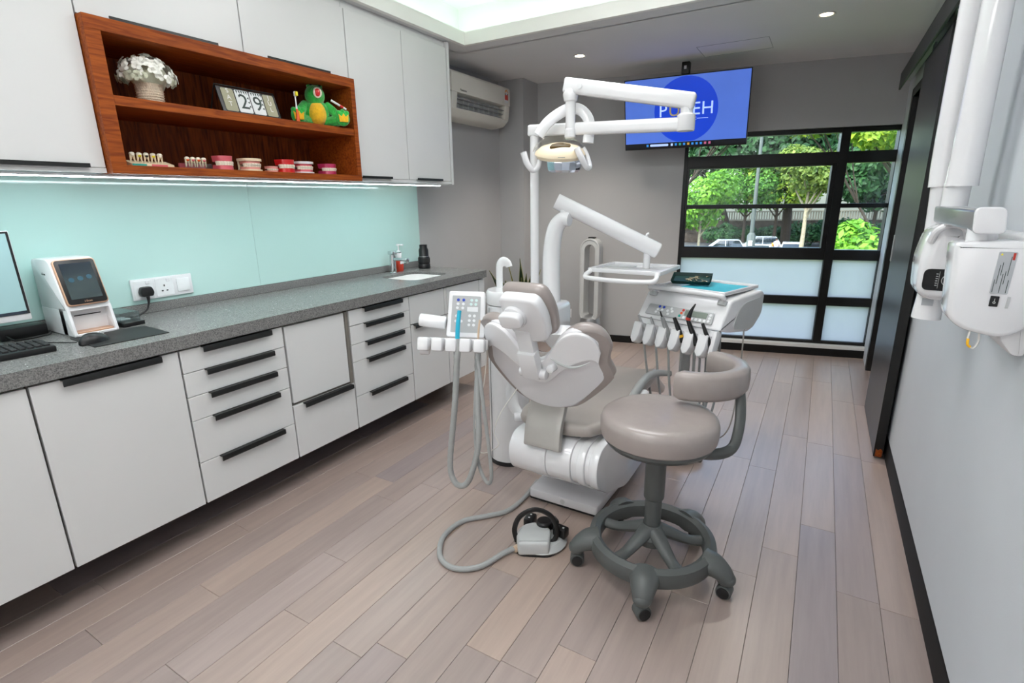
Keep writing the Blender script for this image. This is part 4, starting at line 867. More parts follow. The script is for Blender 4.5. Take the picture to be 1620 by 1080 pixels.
text('lettering', '|\nO', .007, XF @ T(-.004, -.062, .0035), 'ink_white', sw)
bm = NB(); box(bm, (.018, -.077, 0), (.023, -.05, .0015), M=XF); part('grey_tab', bm, 'light_grey', t)
bm = NB(); cyl(bm, (.336, 1.68, 1.28), (.336, 1.68, 1.315), .03); part('swivel_post', bm, 'white_plastic', t)
bm = NB(); prism(bm, rpoly([(.302, 1.306), (.362, 1.306), (.355, 1.366), (.298, 1.366)], .014), 'y', 1.60, 1.612, .004, 3); part('arm_end_cap', bm, 'white_gloss', t)
bm = NB(); prism(bm, rpoly([(.306, 1.31), (.356, 1.31), (.350, 1.36), (.303, 1.36)], .008), 'y', 1.612, 2.17, .004); part('extension_arm', bm, 'silver', t)
bm = NB(); tube(bm, [(.345, 2.14, 1.36), (.345, 2.14, 1.43)], .034, 16, 1); part('elbow', bm, 'white_plastic', t)
bm = NB(); tube(bm, [(.352, 2.13, 1.42), (.352, 2.13, 1.50), (.352, 2.14, 2.05)], [.042, .04, .036], 18, 3); part('lower_scissor_arm', bm, 'white_gloss', t)
bm = NB(); tube(bm, [(.318, 2.24, 1.42), (.312, 2.24, 1.55), (.305, 2.22, 2.05)], [.034, .032, .03], 18, 3); part('upper_scissor_arm', bm, 'white_gloss', t)
bm = NB(); tube(bm, [(.352, 2.14, 2.04), (.335, 2.18, 2.09), (.305, 2.22, 2.04)], .038, 16, 5); part('arm_knuckle', bm, 'white_plastic', t)
bm = NB(); tube(bm, [(.318, 2.24, 1.44), (.322, 2.24, 1.36), (.325, 2.24, 1.27)], .028, 14, 3); part('head_stem', bm, 'white_plastic', t)
bm = NB(); prism(bm, rpoly([(.280, 1.09), (.273, 1.20), (.288, 1.285), (.325, 1.31), (.38, 1.295), (.39, 1.20), (.39, 1.09), (.335, 1.07)], [.03, .03, .03, .02, .02, .02, .03, .03]), 'y', 2.03, 2.22, .03, 4); part('tube_head', bm, 'white_gloss', t)
bm = NB(); tube(bm, [(.292, 2.04, 1.255), (.300, 2.02, 1.290), (.33, 2.015, 1.308), (.365, 2.02, 1.296), (.382, 2.04, 1.25)], .010, 10, 5); part('head_handle', bm, 'white_gloss', t)
HF = frame((.333, 2.0295, 1.142), (1, 0, 0), (0, 0, 1))
bm = NB(); prism(bm, rpoly([(-.045, -.033), (.045, -.033), (.045, .033), (-.045, .033)], .018), 'z', -.002, .0015, .0007, 1, M=HF); cp = part('control_pad', bm, 'black_plastic', t)
bm = NB(); tube(bm, [(.018+.017*math.cos(a), .017*math.sin(a), .002) for a in [PI*.55+i*PI*.9/10 for i in range(11)]], .001, 5, 1, M=HF); part('dial_ring', bm, 'light_grey', cp)
bm = NB(); tube(bm, [(.018+.008*math.cos(a), .008*math.sin(a), .002) for a in [i*PI/6 for i in range(12)]], .001, 5, 1, closed=True, M=HF); part('dial_ring', bm, 'light_grey', cp)
bm = NB(); box(bm, (-.0065, -.026, .0015), (-.0055, .026, .002), M=HF)
for k in range(6): box(bm, (-.014, -.018+k*.007, .0015), (-.0085, -.0155+k*.007, .002), M=HF)
part('dial_print', bm, 'light_grey', cp)
bm = NB(); cyl(bm, (.330, 2.12, 1.085), (.328, 2.12, 1.005), .036, .040, 24); part('cone', bm, 'white_gloss', t)
bm = NB(); box(bm, (.304, 2.082, 1.052), (.334, 2.0835, 1.075)); part('cone_label', bm, 'label_grey', t)
bm = NB(); tube(bm, [(.338, 1.61, 1.075), (.336, 1.60, 1.05), (.348, 1.60, 1.035), (.358, 1.61, 1.05), (.358, 1.62, 1.07)], .0022, 6, 5); part('cable_loop', bm, 'cord_white', t)
bm = NB(); tube(bm, [(.3365, 1.602, 1.058), (.337, 1.599, 1.045), (.343, 1.599, 1.038)], .003, 6, 4); part('yellow_sleeve', bm, 'yellow', t)
# ------------------------------------------------------------------ dental chair (faces the window)
CX = -.895
t = thing('dental_chair', (CX, 2.25, 0), 'reclined taupe dental chair with white shell seen from behind', 'dental chair')
bm = NB(); box(bm, (-1.068, 1.962, 0), (-.725, 2.75, .016), .003, 1); part('base_skid', bm, 'black_rubber', t)
bm = NB(); prism(bm, rpoly([(-1.068, 1.955), (-.722, 1.955), (-.70, 2.78), (-1.09, 2.78)], .012), 'z', .014, .058, .006); part('base_plate', bm, 'shell_white', t)
bm = NB(); cyl(bm, (-.893, 1.9555, .036), (-.893, 1.9535, .036), .012); part('base_cap', bm, 'light_grey', t)
# lift housing
LP = rpoly([(1.93, .16), (1.80, .25), (1.79, .35), (1.84, .405), (2.10, .408), (2.50, .40), (2.62, .2), (2.52, .06), (2.2, .06)], [.03, .05, .05, .05, .03, .05, .05, .02, .05])
LQ = [(2.15+(a-2.15)*.965, .26+(b_-.26)*.955) for a, b_ in LP]
for x0, x1, pr in ((-1.085, -.905, LP), (-.903, -.79, LP), (-.79, -.762, LQ), (-.762, -.727, LP), (-.727, -.707, LQ), (-.707, -.668, LP)):
    bm = NB(); prism(bm, pr, 'x', x0, x1, .006 if pr is LP else 0, 2); part('lift_cover', bm, 'white_gloss', t)
bm = NB(); tube(bm, [(-.95, 2.30, .4), (-.93, 2.5, .3), (-.9, 2.6, .06)], .05, 10, 3, flat=(1, 1.6)); part('lift_arm', bm, 'light_grey', t)
# bracket plate from backrest to lift housing
bm = NB()
def bf(s, q):
    x_ = -1.03+.168*s+.035*q
    pth = smooth_pts([(0, 1.945, .60), (0, 1.905, .53), (0, 1.84, .46), (0, 1.80, .375)], 5); k = min(len(pth)-1, int(round(q*(len(pth)-1))))
    return (x_, pth[k].y, pth[k].z)
grid(bm, bf, 6, 15, .035, .006); part('back_bracket', bm, 'taupe_metal', t)
# seat cushion, dished, with leg rest
def seat_top(s, q):
    u = (s-.5)*2; w = .202-.05*max(0, (.14-q)/.14)**2-.01*max(0, (q-.85)/.15)
    y = 1.86+q*.93+.02*u*u*max(0, .2-q)*5
    return (CX+u*w, y, .470+.020*abs(u)**3+.012*max(0, (.15-q)/.15)-.006)
bm = NB(); grid(bm, seat_top, 14, 24, .058, .024, seg=4); part('seat_cushion', bm, 'taupe_pad', t)
bm = NB(); prism(bm, rpoly([(-1.06, 1.95), (-.73, 1.95), (-.73, 2.72), (-1.06, 2.72)], .05), 'z', .395, .42, .006); part('seat_pan', bm, 'white_plastic', t)
bm = NB(); grid(bm, lambda s, q: (CX+(s-.5)*.38*(1-.15*q), 2.77+q*.38, .46-.20*q), 8, 10, .06, .022, seg=3); part('leg_rest', bm, 'taupe_pad', t)
# backrest: local u = x, v = up the back, w = towards the camera
TL = .40; BM = frame((CX-.032, 1.86, .56), (1, 0, 0), (0, -math.sin(TL), math.cos(TL)))
def interp(pts, x):
    for i, ((a0_, b0_), (a1_, b1_)) in enumerate(zip(pts, pts[1:])):
        if x <= a1_ or i == len(pts)-2:
            h = a1_-a0_; t_ = min(1, max(0, (x-a0_)/h)); m0 = (b1_-pts[i-1][1])/(a1_-pts[i-1][0]) if i > 0 else 0
            m1 = (pts[i+2][1]-b0_)/(pts[i+2][0]-a0_) if i+2 < len(pts) else (b1_-b0_)/h
            return b0_*(1+2*t_)*(1-t_)**2+m0*h*t_*(1-t_)**2+b1_*t_*t_*(3-2*t_)+m1*h*t_*t_*(t_-1)
def topv(s): return .9*interp([(0, .262), (.12, .272), (.26, .325), (.42, .395), (.60, .428), (.78, .420), (.9, .385), (1, .315)], abs(s))
def botv(s): a = abs(s); return -.035+.02*(a/.45)**2 if a < .45 else -.015+.175*((a-.45)/.55)**1.5
def widv(v): return interp([(-.05, .235), (.04, .255), (.12, .274), (.17, .270), (.225, .258), (.28, .270), (.33, .280), (.45, .280)], v)
def bshape(k, w0, t0=0., t1=1., kb=.75):
    def fn(s, q):
        ss = s*2-1; q_ = t0+(t1-t0)*q; v = botv(ss)+(topv(ss)-botv(ss))*q_; u = ss*widv(v)
        u *= k; v = .19+(v-.19)*k
        return (u, v, w0-kb*u*u)
    return fn
bm = NB(); grid(bm, bshape(.985, .0), 44, 22, .035, .012, M=BM, seg=3); part('back_shell', bm, 'shell_white', t)
bm = NB(); grid(bm, bshape(.97, .014, .58, .99), 44, 12, .020, .006, M=BM, seg=2); part('shoulder_yoke', bm, 'white_gloss', t)
bm = NB(); grid(bm, bshape(1.03, -.066), 44, 22, .062, .026, M=BM, seg=4); part('back_cushion', bm, 'taupe_leather', t)
bm = NB(); tube(bm, [BM @ Vector((.07+.15*f, .262-.05*math.sin(f*2.6)*(1-f*.3), .016-.75*(.07+.15*f)**2)) for f in (0, .2, .4, .6, .8, 1)], [.002, .005, .006, .005, .003, .001], 8, 4); part('grip_groove', bm, 'light_grey', t)
bm = NB(); cyl(bm, (-.02, .15, .0), (-.02, .15, .008), .009, M=BM); part('shell_button', bm, 'white_gloss', t)
bm = NB(); cyl(bm, (.075, .215, .0), (.075, .232, .045), .016, b=.004, M=BM); part('release_knob', bm, 'white_plastic', t)
# head rest
bm = NB(); box(bm, (-.055, .17, .008), (.025, .30, .055), .008, M=BM); part('neck_bracket', bm, 'white_plastic', t)
bm = NB(); cyl(bm, (-.07, .19, .03), (.05, .19, .03), .022, b=.005, M=BM); part('neck_hinge', bm, 'white_plastic', t)
bm = NB(); box(bm, (-.05, .27, -.005), (.02, .40, .04), .01, M=BM); part('neck_bar', bm, 'white_plastic', t)
HM = frame((CX-.028, 1.665, .968), (1, .0, 0), (0, -.52, 1))
hp = rpoly([(-.09, .10), (.07, .10), (.095, .02), (.085, -.09), (.0, -.115), (-.075, -.06)], [.03, .03, .05, .03, .05, .05], 5)
bm = NB(); prism(bm, hp, 'z', -.035, .018, .012, 3, M=HM); part('head_housing', bm, 'white_plastic', t)
bm = NB(); prism(bm, [(a*1.14, b_*1.12) for a, b_ in hp], 'z', -.09, -.03, .024, 4, M=HM); part('head_cushion', bm, 'taupe_leather', t)
bm = NB(); cyl(bm, (-.03, .018, .01), (-.03, .018, .032), .050, .047, 28, .004, M=HM); part('knob_collar', bm, 'white_plastic', t)
bm = NB(); prism(bm, rpoly([(-.078, -.01), (-.03, -.012), (.015, .0), (.015, .05), (-.02, .055), (-.078, .05)], .016), 'z', .028, .062, .008, 3, M=HM); part('head_knob', bm, 'white_gloss', t)
# arm rests
bm = NB(); tube(bm, [(-.665, 2.02, .46), (-.665, 2.18, .50), (-.67, 2.34, .525), (-.665, 2.46, .535), (-.635, 2.54, .535), (-.58, 2.58, .53)], [.014, .018, .020, .020, .018, .014], 12, 5); part('arm_rest', bm, 'grey_plastic', t)
bm = NB(); cyl(bm, (-.650, 2.24, .47), (-.64, 2.34, .495), .02, b=.004); part('arm_hinge', bm, 'white_plastic', t)
bm = NB(); tube(bm, [(-1.19, 2.05, .60), (-1.215, 2.05, .50), (-1.20, 2.04, .43), (-1.16, 2.03, .39)], [.022, .026, .024, .02], 12, 5, flat=(1.3, .7)); part('arm_rest', bm, 'white_gloss', t)
bm = NB(); cyl(bm, (-1.175, 2.0, .385), (-1.10, 2.05, .385), .022, b=.004); part('arm_hinge', bm, 'white_plastic', t)
# ------------------------------------------------------------------ dental unit column with spittoon, assistant panel and tray arm
t = thing('dental_unit', (-1.36, 2.27, 0), 'white floor column of the dental unit left of the chair', 'dental unit')
ux, uy = -1.362, 2.272
bm = NB(); lathe(bm, [(.112, 0), (.112, .022), (.108, .024), (0, .024)], (ux, uy, 0), 36); part('base_ring', bm, 'black_rubber', t)
bm = NB(); lathe(bm, [(.109, .022), (.109, .88), (0, .88)], (ux, uy, 0), 36); part('column', bm, 'white_plastic', t)
bm = NB(); tube(bm, [(ux-.055, uy-.0965, .03), (ux-.055, uy-.0965, .87)], .002, 5, 1); part('door_seam', bm, 'mid_grey', t)
bm = NB(); lathe(bm, [(.110, .885), (.112, .89), (.112, .945), (.105, .955), (0, .955)], (ux, uy, 0), 36); part('column_cap', bm, 'white_gloss', t)
bm = NB(); box(bm, (-1.36, 2.24, .70), (-1.10, 2.50, .885), .03, 4); part('unit_body', bm, 'white_plastic', t)
bm = NB(); lathe(bm, [(.03, .66), (.07, .70), (.115, .76), (.12, .775), (.11, .775), (.06, .715), (0, .70)], (-1.06, 2.27, 0), 28, sx=1, sy=.85); part('spittoon_bowl', bm, 'white_gloss', t)
bm = NB(); tube(bm, [(-1.428, 2.30, .94), (-1.428, 2.30, 1.045), (-1.422, 2.30, 1.078), (-1.40, 2.30, 1.092), (-1.375, 2.30, 1.082), (-1.368, 2.30, 1.066)], .025, 12, 4, flat=(.35, 1), up=(.3, 1, 0)); part('cup_filler', bm, 'white_gloss', t)
# thick curved post and swing arm with tray
bm = NB(); tube(bm, [(-1.165, 2.40, .72), (-1.185, 2.42, .95), (-1.19, 2.43, 1.13), (-1.17, 2.43, 1.25), (-1.13, 2.43, 1.30), (-1.09, 2.43, 1.30)], [.046, .046, .045, .042, .038, .034], 18, 6); part('curved_post', bm, 'white_gloss', t)
bm = NB(); cyl(bm, (-1.125, 2.43, 1.29), (-1.125, 2.43, 1.38), .017); part('arm_pin', bm, 'white_plastic', t)
A0, A1 = Vector((-1.165, 2.43, 1.39)), Vector((-.70, 2.63, 1.143))
bm = NB(); tube(bm, [A0, A1], .040, 20, 1); part('swing_arm', bm, 'white_gloss', t)
dA = (A1-A0).normalized(); bm = NB(); cyl(bm, A1, A1+dA*.004, .037); part('arm_cap', bm, 'light_grey', t)
bm = NB(); tube(bm, [A1-dA*.06+Vector((0, 0, .038)), A1-dA*.06+Vector((0, 0, .055)), A1-dA*.05+Vector((0, 0, .062))], .006, 8, 3); part('arm_lock', bm, 'white_plastic', t)
bm = NB(); cyl(bm, (-.745, 2.61, 1.055), (-.745, 2.61, 1.15), .017); part('tray_post', bm, 'white_plastic', t)
TM = frame((-.80, 2.59, 1.045), (1, -.06, 0), (.06, 1, 0))
bm = NB()
for lo, hi in (((-.185, -.16, 0), (.185, -.135, .02)), ((-.185, .135, 0), (.185, .16, .02)), ((-.185, -.135, 0), (-.16, .135, .02)), ((.16, -.135, 0), (.185, .135, .02)), ((-.165, -.14, .004), (.165, .14, .008))): box(bm, lo, hi, .003, 2, M=TM)
TRAY = part('tray_table', bm, 'white_plastic', t)
bm = NB(); prism(bm, rpoly([(-.15, -.02), (-.02, .03), (-.02, .11), (-.15, .12)], .03), 'z', .008, .012, M=TM); part('tray_mat', bm, 'light_grey', TRAY)
bm = NB(); tube(bm, [(-.168, -.15, .008), (-.178, -.195, -.012), (-.15, -.215, -.022), (.0, -.225, -.026), (.15, -.215, -.022), (.178, -.195, -.012), (.168, -.15, .008)], .012, 12, 5, M=TM); part('tray_handle', bm, 'white_gloss', TRAY)
# assistant panel
AM = frame((-1.262, 1.758, .932), (.14, .070, -.006), (0, .058, .185))
bm = NB(); tube(bm, [(-1.30, 1.83, .84), (-1.36, 1.98, .80), (-1.38, 2.18, .80)], .028, 12, 5); part('assistant_arm', bm, 'white_plastic', t)
bm = NB(); prism(bm, rpoly([(-.082, -.098), (.082, -.098), (.078, .098), (-.075, .098)], .01), 'z', -.03, 0, .005, 3, M=AM); AP = part('assistant_panel', bm, 'white_gloss', t)
bm = NB(); prism(bm, rpoly([(-.064, -.078), (.062, -.078), (.06, .078), (-.06, .078)], .004), 'z', 0, .001, M=AM); part('key_pad', bm, 'panel_grey', AP)
def keys(parent, M, lst, r=.0062):
    for x_, y_, m in lst:
        bm = NB(); cyl(bm, (x_, y_, .001), (x_, y_, .0024), r, n=14, M=M); part('key', bm, m, parent)
keys(AP, AM, [(-.035, .06, 'button_blue'), (-.012, .06, 'button_blue'), (-.036, .043, 'button_white'), (-.013, .043, 'button_white'), (-.038, .026, 'button_white'), (-.015, .026, 'button_white'), (.022, .06, 'button_pale'), (.042, .06, 'button_pale'), (.02, .043, 'button_pale'), (.04, .043, 'button_pale'), (.016, -.006, 'button_white'), (.036, -.006, 'button_white'), (.015, -.026, 'button_white'), (.035, -.026, 'button_white'), (.014, -.045, 'button_white'), (-.04, -.008, 'button_white'), (-.042, -.03, 'button_white'), (.034, -.045, 'button_white'), (-.02, -.03, 'button_white')])
bm = NB(); box(bm, (.004, .012, .001), (.05, .031, .002), .001, 1, M=AM); part('display', bm, 'button_white', AP)
bm = NB(); cyl(bm, (-.20, -.03, -.01), (-.085, -.04, -.01), .028, .028, 20, .006, M=AM); part('panel_grip', bm, 'white_gloss', t)
bm = NB(); box(bm, (-.185, -.150, -.02), (.10, -.104, .018), .006, M=AM)
cyl(bm, (-.19, -.155, 0), (-.15, -.155, 0), .024, n=16, b=.004, M=AM)
for k in range(5): box(bm, (-.186+k*.058, -.160, .012), (-.140+k*.058, -.104, .085), .008, M=AM)
part('hose_holder', bm, 'white_plastic', t)
def handpiece(name, lab, cat, x_, tip_m, body_m, l, r1, r0, hook=0):
    o = thing(name, AM @ Vector((x_, -.15, .06)), lab, cat, 'suction tools in the assistant holder')
    bm = NB(); tube(bm, [(x_, -.185, .055), (x_, -.14, .06), (x_, -.105, .066)], [r1*.9, r1, r1*.8], 12, 3, M=AM); part('body', bm, body_m, o)
    bm = NB(); tube(bm, [(x_, -.11, .065), (x_+.001, -.11+l*.5, .072), (x_+.004+hook, -.11+l, .068)], [r0, r0, r0*.9], 10, 5, M=AM); part('tip', bm, tip_m, o)
    return o
H1 = handpiece('suction_tip', 'large blue suction tip standing in the assistant holder', 'suction tip', -.022, 'cyan_plastic', 'grey_plastic', .12, .016, .0095)
H2 = handpiece('saliva_ejector', 'thin beige saliva ejector tip next to the keypad', 'suction tip', .074-.01, 'beige_plastic', 'grey_plastic', .085, .011, .0045)
a = AM @ Vector((-.022, -.18, .055))
bm = NB(); tube(bm, [a, (-1.262, 1.65, .55), (-1.300, 1.65, .29), (-1.290, 1.65, .20), (-1.252, 1.655, .172), (-1.205, 1.66, .22), (-1.160, 1.67, .39), (-1.170, 1.69, .58), (-1.21, 1.76, .80)], .0125, 12, 14, ribs=1); part('suction_hose', bm, 'hose_grey', t)
a = AM @ Vector((.064, -.18, .055))
bm = NB(); tube(bm, [a, (-1.135, 1.68, .57), (-1.115, 1.68, .40), (-1.104, 1.68, .25), (-1.128, 1.685, .206), (-1.172, 1.69, .27), (-1.195, 1.70, .40), (-1.20, 1.72, .60), (-1.21, 1.78, .80)], .008, 10, 8); part('ejector_hose', bm, 'hose_grey', t)
bm = NB(); tube(bm, [(-1.16, 1.76, .80), (-1.15, 1.71, .65), (-1.184, 1.70, .542), (-1.192, 1.70, .407), (-1.165, 1.70, .335), (-1.085, 1.71, .385), (-1.11, 1.72, .44), (-1.095, 1.75, .517), (-1.07, 1.85, .60)], .0022, 6, 6); part('thin_cord', bm, 'cord_white', t)
# ------------------------------------------------------------------ operating light on its pole
t = thing('operating_light', (-1.272, 2.40, .88), 'white dental operating light on a pole with folding arms', 'dental lamp')
bm = NB(); cyl(bm, (-1.272, 2.40, .88), (-1.272, 2.40, 1.74), .022, n=24); part('pole', bm, 'white_gloss', t)
def arm(name, p0, p1, w, h, m='white_gloss', b=.012):
    p0, p1 = Vector(p0), Vector(p1); d = p1-p0; M = frame(p0, d, Vector((0, 0, 1)).cross(d))
    bm = NB(); box(bm, (-.03, -w/2, -h/2), (d.length+.03, w/2, h/2), b, 3, M=M); return part(name, bm, m, t)
arm('lower_arm', (-1.272, 2.40, 1.722), (-.565, 2.43, 1.700), .05, .055)
bm = NB(); lathe(bm, [(.036, 1.672), (.038, 1.676), (.038, 1.735), (.03, 1.742), (.026, 1.742), (.026, 1.77), (0, 1.77)], (-.558, 2.43, 0)); part('arm_joint', bm, 'white_gloss', t)
arm('upper_arm', (-1.075, 2.385, 1.898), (-.555, 2.43, 1.792), .055, .066)
bm = NB(); cyl(bm, (-1.02, 2.359, 1.888), (-1.02, 2.356, 1.888), .012); part('arm_screw', bm, 'white_plastic', t)
bm = NB(); lathe(bm, [(.032, 1.88), (.036, 1.86), (.030, 1.835), (.024, 1.83), (.022, 1.70), (.022, 1.69), (0, 1.69)], (-1.075, 2.385, 0)); part('drop_post', bm, 'white_gloss', t)
bm = NB(); lathe(bm, [(.024, 1.715), (.026, 1.71), (.026, 1.678), (.02, 1.672), (0, 1.672)], (-1.075, 2.385, 0), 16); part('knurled_nut', bm, 'white_plastic', t, flat=True)
LH = T(-1.105, 2.34, 1.600) @ RZ(.533)
bm = NB(); tube(bm, [(-.10, 0, .085), (-.06, .0, .138), (.0, .02, .183), (.055, .03, .205), (.105, .025, .190), (.136, .01, .138), (.130, 0, .05)], .025, 12, 6, flat=(.45, 1), M=LH, up=(0, 1, .01)); part('yoke', bm, 'white_gloss', t)
HT = LH @ T(0, 0, .012) @ RX(.36)
bm = NB(); lathe(bm, [(.0, .036), (.05, .034), (.09, .022), (.116, .0), (.119, -.010), (.108, -.026), (.088, -.030), (0, -.027)], (0, 0, 0), 36, M=HT, sy=.68); HEAD = part('lamp_shell', bm, 'cream_shell', t)
bm = NB(); prism(bm, rpoly([(-.055, -.045), (.045, -.035), (.048, .0), (.0, .025), (-.04, .0)], .012), 'z', .026, .0365, .002, 1, M=HT); part('shell_window', bm, 'amber_dark', HEAD)
bm = NB(); lathe(bm, [(.082, -.02), (.082, -.035), (.077, -.068), (.068, -.078), (0, -.06)], (.022, 0, 0), 14, M=LH @ RX(.1), sy=.7); part('reflector', bm, 'reflector', HEAD, flat=True)
bm = NB(); grid(bm, lambda s, q: (.125*math.cos(PI*(.04+.92*s)), .02+.07*math.sin(PI*q*.45), .012+.085*math.sin(PI*(.04+.92*s))*(.55+.45*q)), 16, 6, .002, M=LH); part('splash_shield', bm, 'shield', HEAD)
bm = NB(); tube(bm, [(-.172, -.01, .012), (-.156, -.01, -.036), (-.128, 0, -.068), (-.102, 0, -.052), (-.092, 0, .0), (-.088, 0, .02)], [.015, .015, .013, .012, .010, .009], 12, 5, M=LH); part('lamp_handle', bm, 'white_plastic', t)
bm = NB(); tube(bm, [(.070, -.06, .022), (.092, -.065, -.02), (.120, -.05, -.062), (.138, -.02, -.055), (.125, 0, .0), (.108, 0, .03)], [.015, .015, .013, .012, .010, .009], 12, 5, M=LH); part('lamp_handle', bm, 'white_plastic', t)
bm = NB()
for k in range(6): box(bm, (-.016+k*.0055, -.0805, -.004), (-.012+k*.0055, -.0795, -.001), M=HT)
part('maker_mark', bm, 'mid_grey', HEAD)
# ------------------------------------------------------------------ instrument cart
CM_ = T(-.50, 2.76, 0) @ RZ(-.335)
t = thing('instrument_cart', (-.50, 2.76, 0), 'white dental instrument cart with control panel and six tool holders', 'instrument cart')
bm = NB(); lathe(bm, [(.14, .035), (.14, .05), (.06, .075), (.03, .08), (0, .08)], (-.06, 0, 0), 24, M=CM_)
part('cart_base', bm, 'light_grey', t)
for k in range(4):
    bm = NB(); a = k*PI/2+.6; cyl(bm, (-.06+.115*math.cos(a)-.01, .115*math.sin(a), .02), (-.06+.115*math.cos(a)+.01, .115*math.sin(a), .02), .02, n=14, M=CM_); part('castor', bm, 'dark_grey', t)
bm = NB(); cyl(bm, (-.06, 0, .07), (-.06, 0, .80), .028, n=18, M=CM_); part('cart_column', bm, 'grey_plastic', t)
body = rpoly([(-.215, .800), (-.150, .888), (-.118, .930), (.19, .945), (.215, .92), (.20, .82), (.10, .745), (-.12, .775)], [.012, .03, .02, .02, .03, .06, .05, .03])
bm = NB(); prism(bm, body, 'x', -.232, .232, .012, 3, M=CM_); CB = part('cart_body', bm, 'white_plastic', t)
for s in (-1, 1):
    bm = NB(); prism(bm, rpoly([(-.10, .79), (-.06, .87), (.0, .905), (.19, .915), (.19, .83), (.10, .76)], .03), 'x', s*.232, s*.236, .001, 1, M=CM_); part('side_panel', bm, 'light_grey', CB)
PM = CM_ @ frame((0, -.188, .8425), (1, 0, 0), (0, .065, .088))
bm = NB(); prism(bm, rpoly([(-.185, -.028), (.185, -.028), (.178, .030), (-.178, .030)], .004), 'z', .004, .0065, .0008, 1, M=PM); KP = part('control_panel', bm, 'panel_grey', CB)
keys(KP, PM @ T(0, 0, .0055), [(-.115, .02, 'button_blue'), (-.09, .02, 'button_blue'), (-.12, .004, 'button_white'), (-.095, .004, 'button_white'), (-.125, -.012, 'button_white'), (-.10, -.012, 'button_white'), (-.045, .018, 'button_white'), (-.063, .004, 'button_white'), (-.037, .004, 'button_white'), (-.055, -.013, 'button_white'), (.02, .02, 'button_red'), (.015, .004, 'button_orange'), (.01, -.012, 'button_teal')]+[(.035+.022*k, -.017, 'button_white') for k in range(6)]+[(.165, .016-.016*k, 'button_white') for k in range(3)], .007)
bm = NB(); box(bm, (.032, -.006, .0065), (.15, .024, .008), .001, 1, M=PM); part('display', bm, 'lcd_green', KP)
# holder apron with six scooped holders
HMx = CM_ @ frame((0, -.222, .745), (1, 0, 0), (0, .04, .105))
bm = NB(); prism(bm, [(-.222, .055), (.222, .055), (.222, -.02), (-.222, -.02)], 'z', -.03, -.002, .004, M=HMx); part('holder_apron', bm, 'white_plastic', t)
for k in range(6):
    x_ = -.183+k*.0735; bm = NB()
    prism(bm, rpoly([(x_-.034, .025), (x_+.013, .025), (x_+.013, -.045), (x_+.002, -.078), (x_-.018, -.086), (x_-.034, -.064)], .006), 'z', -.02, .042, .006, M=HMx)
    prism(bm, rpoly([(x_+.010, .052), (x_+.036, .052), (x_+.036, -.01), (x_+.010, -.01)], .006), 'z', -.03, -.008, .004, M=HMx)
    part('tool_holder', bm, 'white_plastic', t)
bm = NB(); prism(bm, rpoly([(.205, .05), (.226, .05), (.226, -.06), (.205, -.06)], .005), 'z', -.03, .02, .004, M=HMx); part('apron_end', bm, 'white_plastic', t)
def tool(k, m, l, r, lab, extra=None, name='dental_handpiece'):
    x_ = -.183+k*.0735+.023
    p0 = Vector((x_+.002, -.03, .004)); p1 = Vector((x_-.022-l*.2, .03+l*.38, .03+l*.25))
    o = thing(name, HMx @ p0, lab, 'handpiece', 'handpieces in the cart holders')
    bm = NB(); tube(bm, [p0, p0.lerp(p1, .5), p1], [r, r*1.05, r*.7], 10, 3, M=HMx); part('body', bm, m, o)
    if extra: extra(o, p0, p1)
    return o
def collar(m, r, f=.2):
    def fn(o, p0, p1): bm = NB(); tube(bm, [p0.lerp(p1, f), p0.lerp(p1, f+.1)], r, 10, 1, M=HMx); part('ring', bm, m, o)
    return fn
tool(0, 'silver', .075, .008, 'silver handpiece coupling in the leftmost cart holder'); tool(1, 'silver', .075, .008, 'silver handpiece coupling in the second cart holder')
def nose(o, p0, p1): bm = NB(); tube(bm, [p1, p1.lerp(p0, -.25)], [.005, .004], 8, 1, M=HMx); part('nozzle', bm, 'black_plastic', o)
tool(2, 'mid_grey', .10, .013, 'grey handpiece with black nozzle in the third cart holder', nose)
tool(3, 'black_plastic', .12, .012, 'black handpiece with yellow ring in the fourth cart holder', collar('yellow', .0125))
def syr(o, p0, p1):
    bm = NB(); tube(bm, [p1, p1+Vector((.003, .012, .004))], [.0125, .012], 10, 1, M=HMx); part('ring', bm, 'sticker_red', o)
    bm = NB(); tube(bm, [p1+Vector((.003, .012, .004)), p1+Vector((.012, .045, .012)), p1+Vector((.026, .078, .016))], [.012, .008, .003], 10, 4, M=HMx); part('nozzle', bm, 'black_plastic', o)
tool(4, 'black_plastic', .12, .013, 'black air water syringe with red ring, tallest tool in the cart', syr)
tool(5, 'black_plastic', .11, .010, 'slim black handpiece in the rightmost cart holder')
# hoses from the holders up under the cart body
r = random.Random(4)
for k in range(6):
    x_ = -.183+k*.0735; a = HMx @ Vector((x_+.02, -.055, 0)); zl = (.10, .12, .16, .2, .22, .18)[k]
    b0 = CM_ @ Vector((x_*.6+.02, -.12, zl)); c0 = CM_ @ Vector((x_*.5+.03, .02, .40)); e0 = CM_ @ Vector((x_*.5, .06, .78))
    m0 = CM_ @ Vector((x_*.85+.02, -.20, .42))
    bm = NB(); tube(bm, [a, m0, b0, c0, e0], .0062, 8, 8); part('tool_hose', bm, 'hose_grey' if k < 3 else 'mid_grey', t)
bm = NB(); tube(bm, [CM_ @ Vector((.23, .03, .80)), CM_ @ Vector((.235, .02, .5)), CM_ @ Vector((.22, .0, .25)), CM_ @ Vector((.12, .04, .14)), CM_ @ Vector((.0, .05, .2))], .0035, 8, 8); part('tool_hose', bm, 'taupe_metal', t)
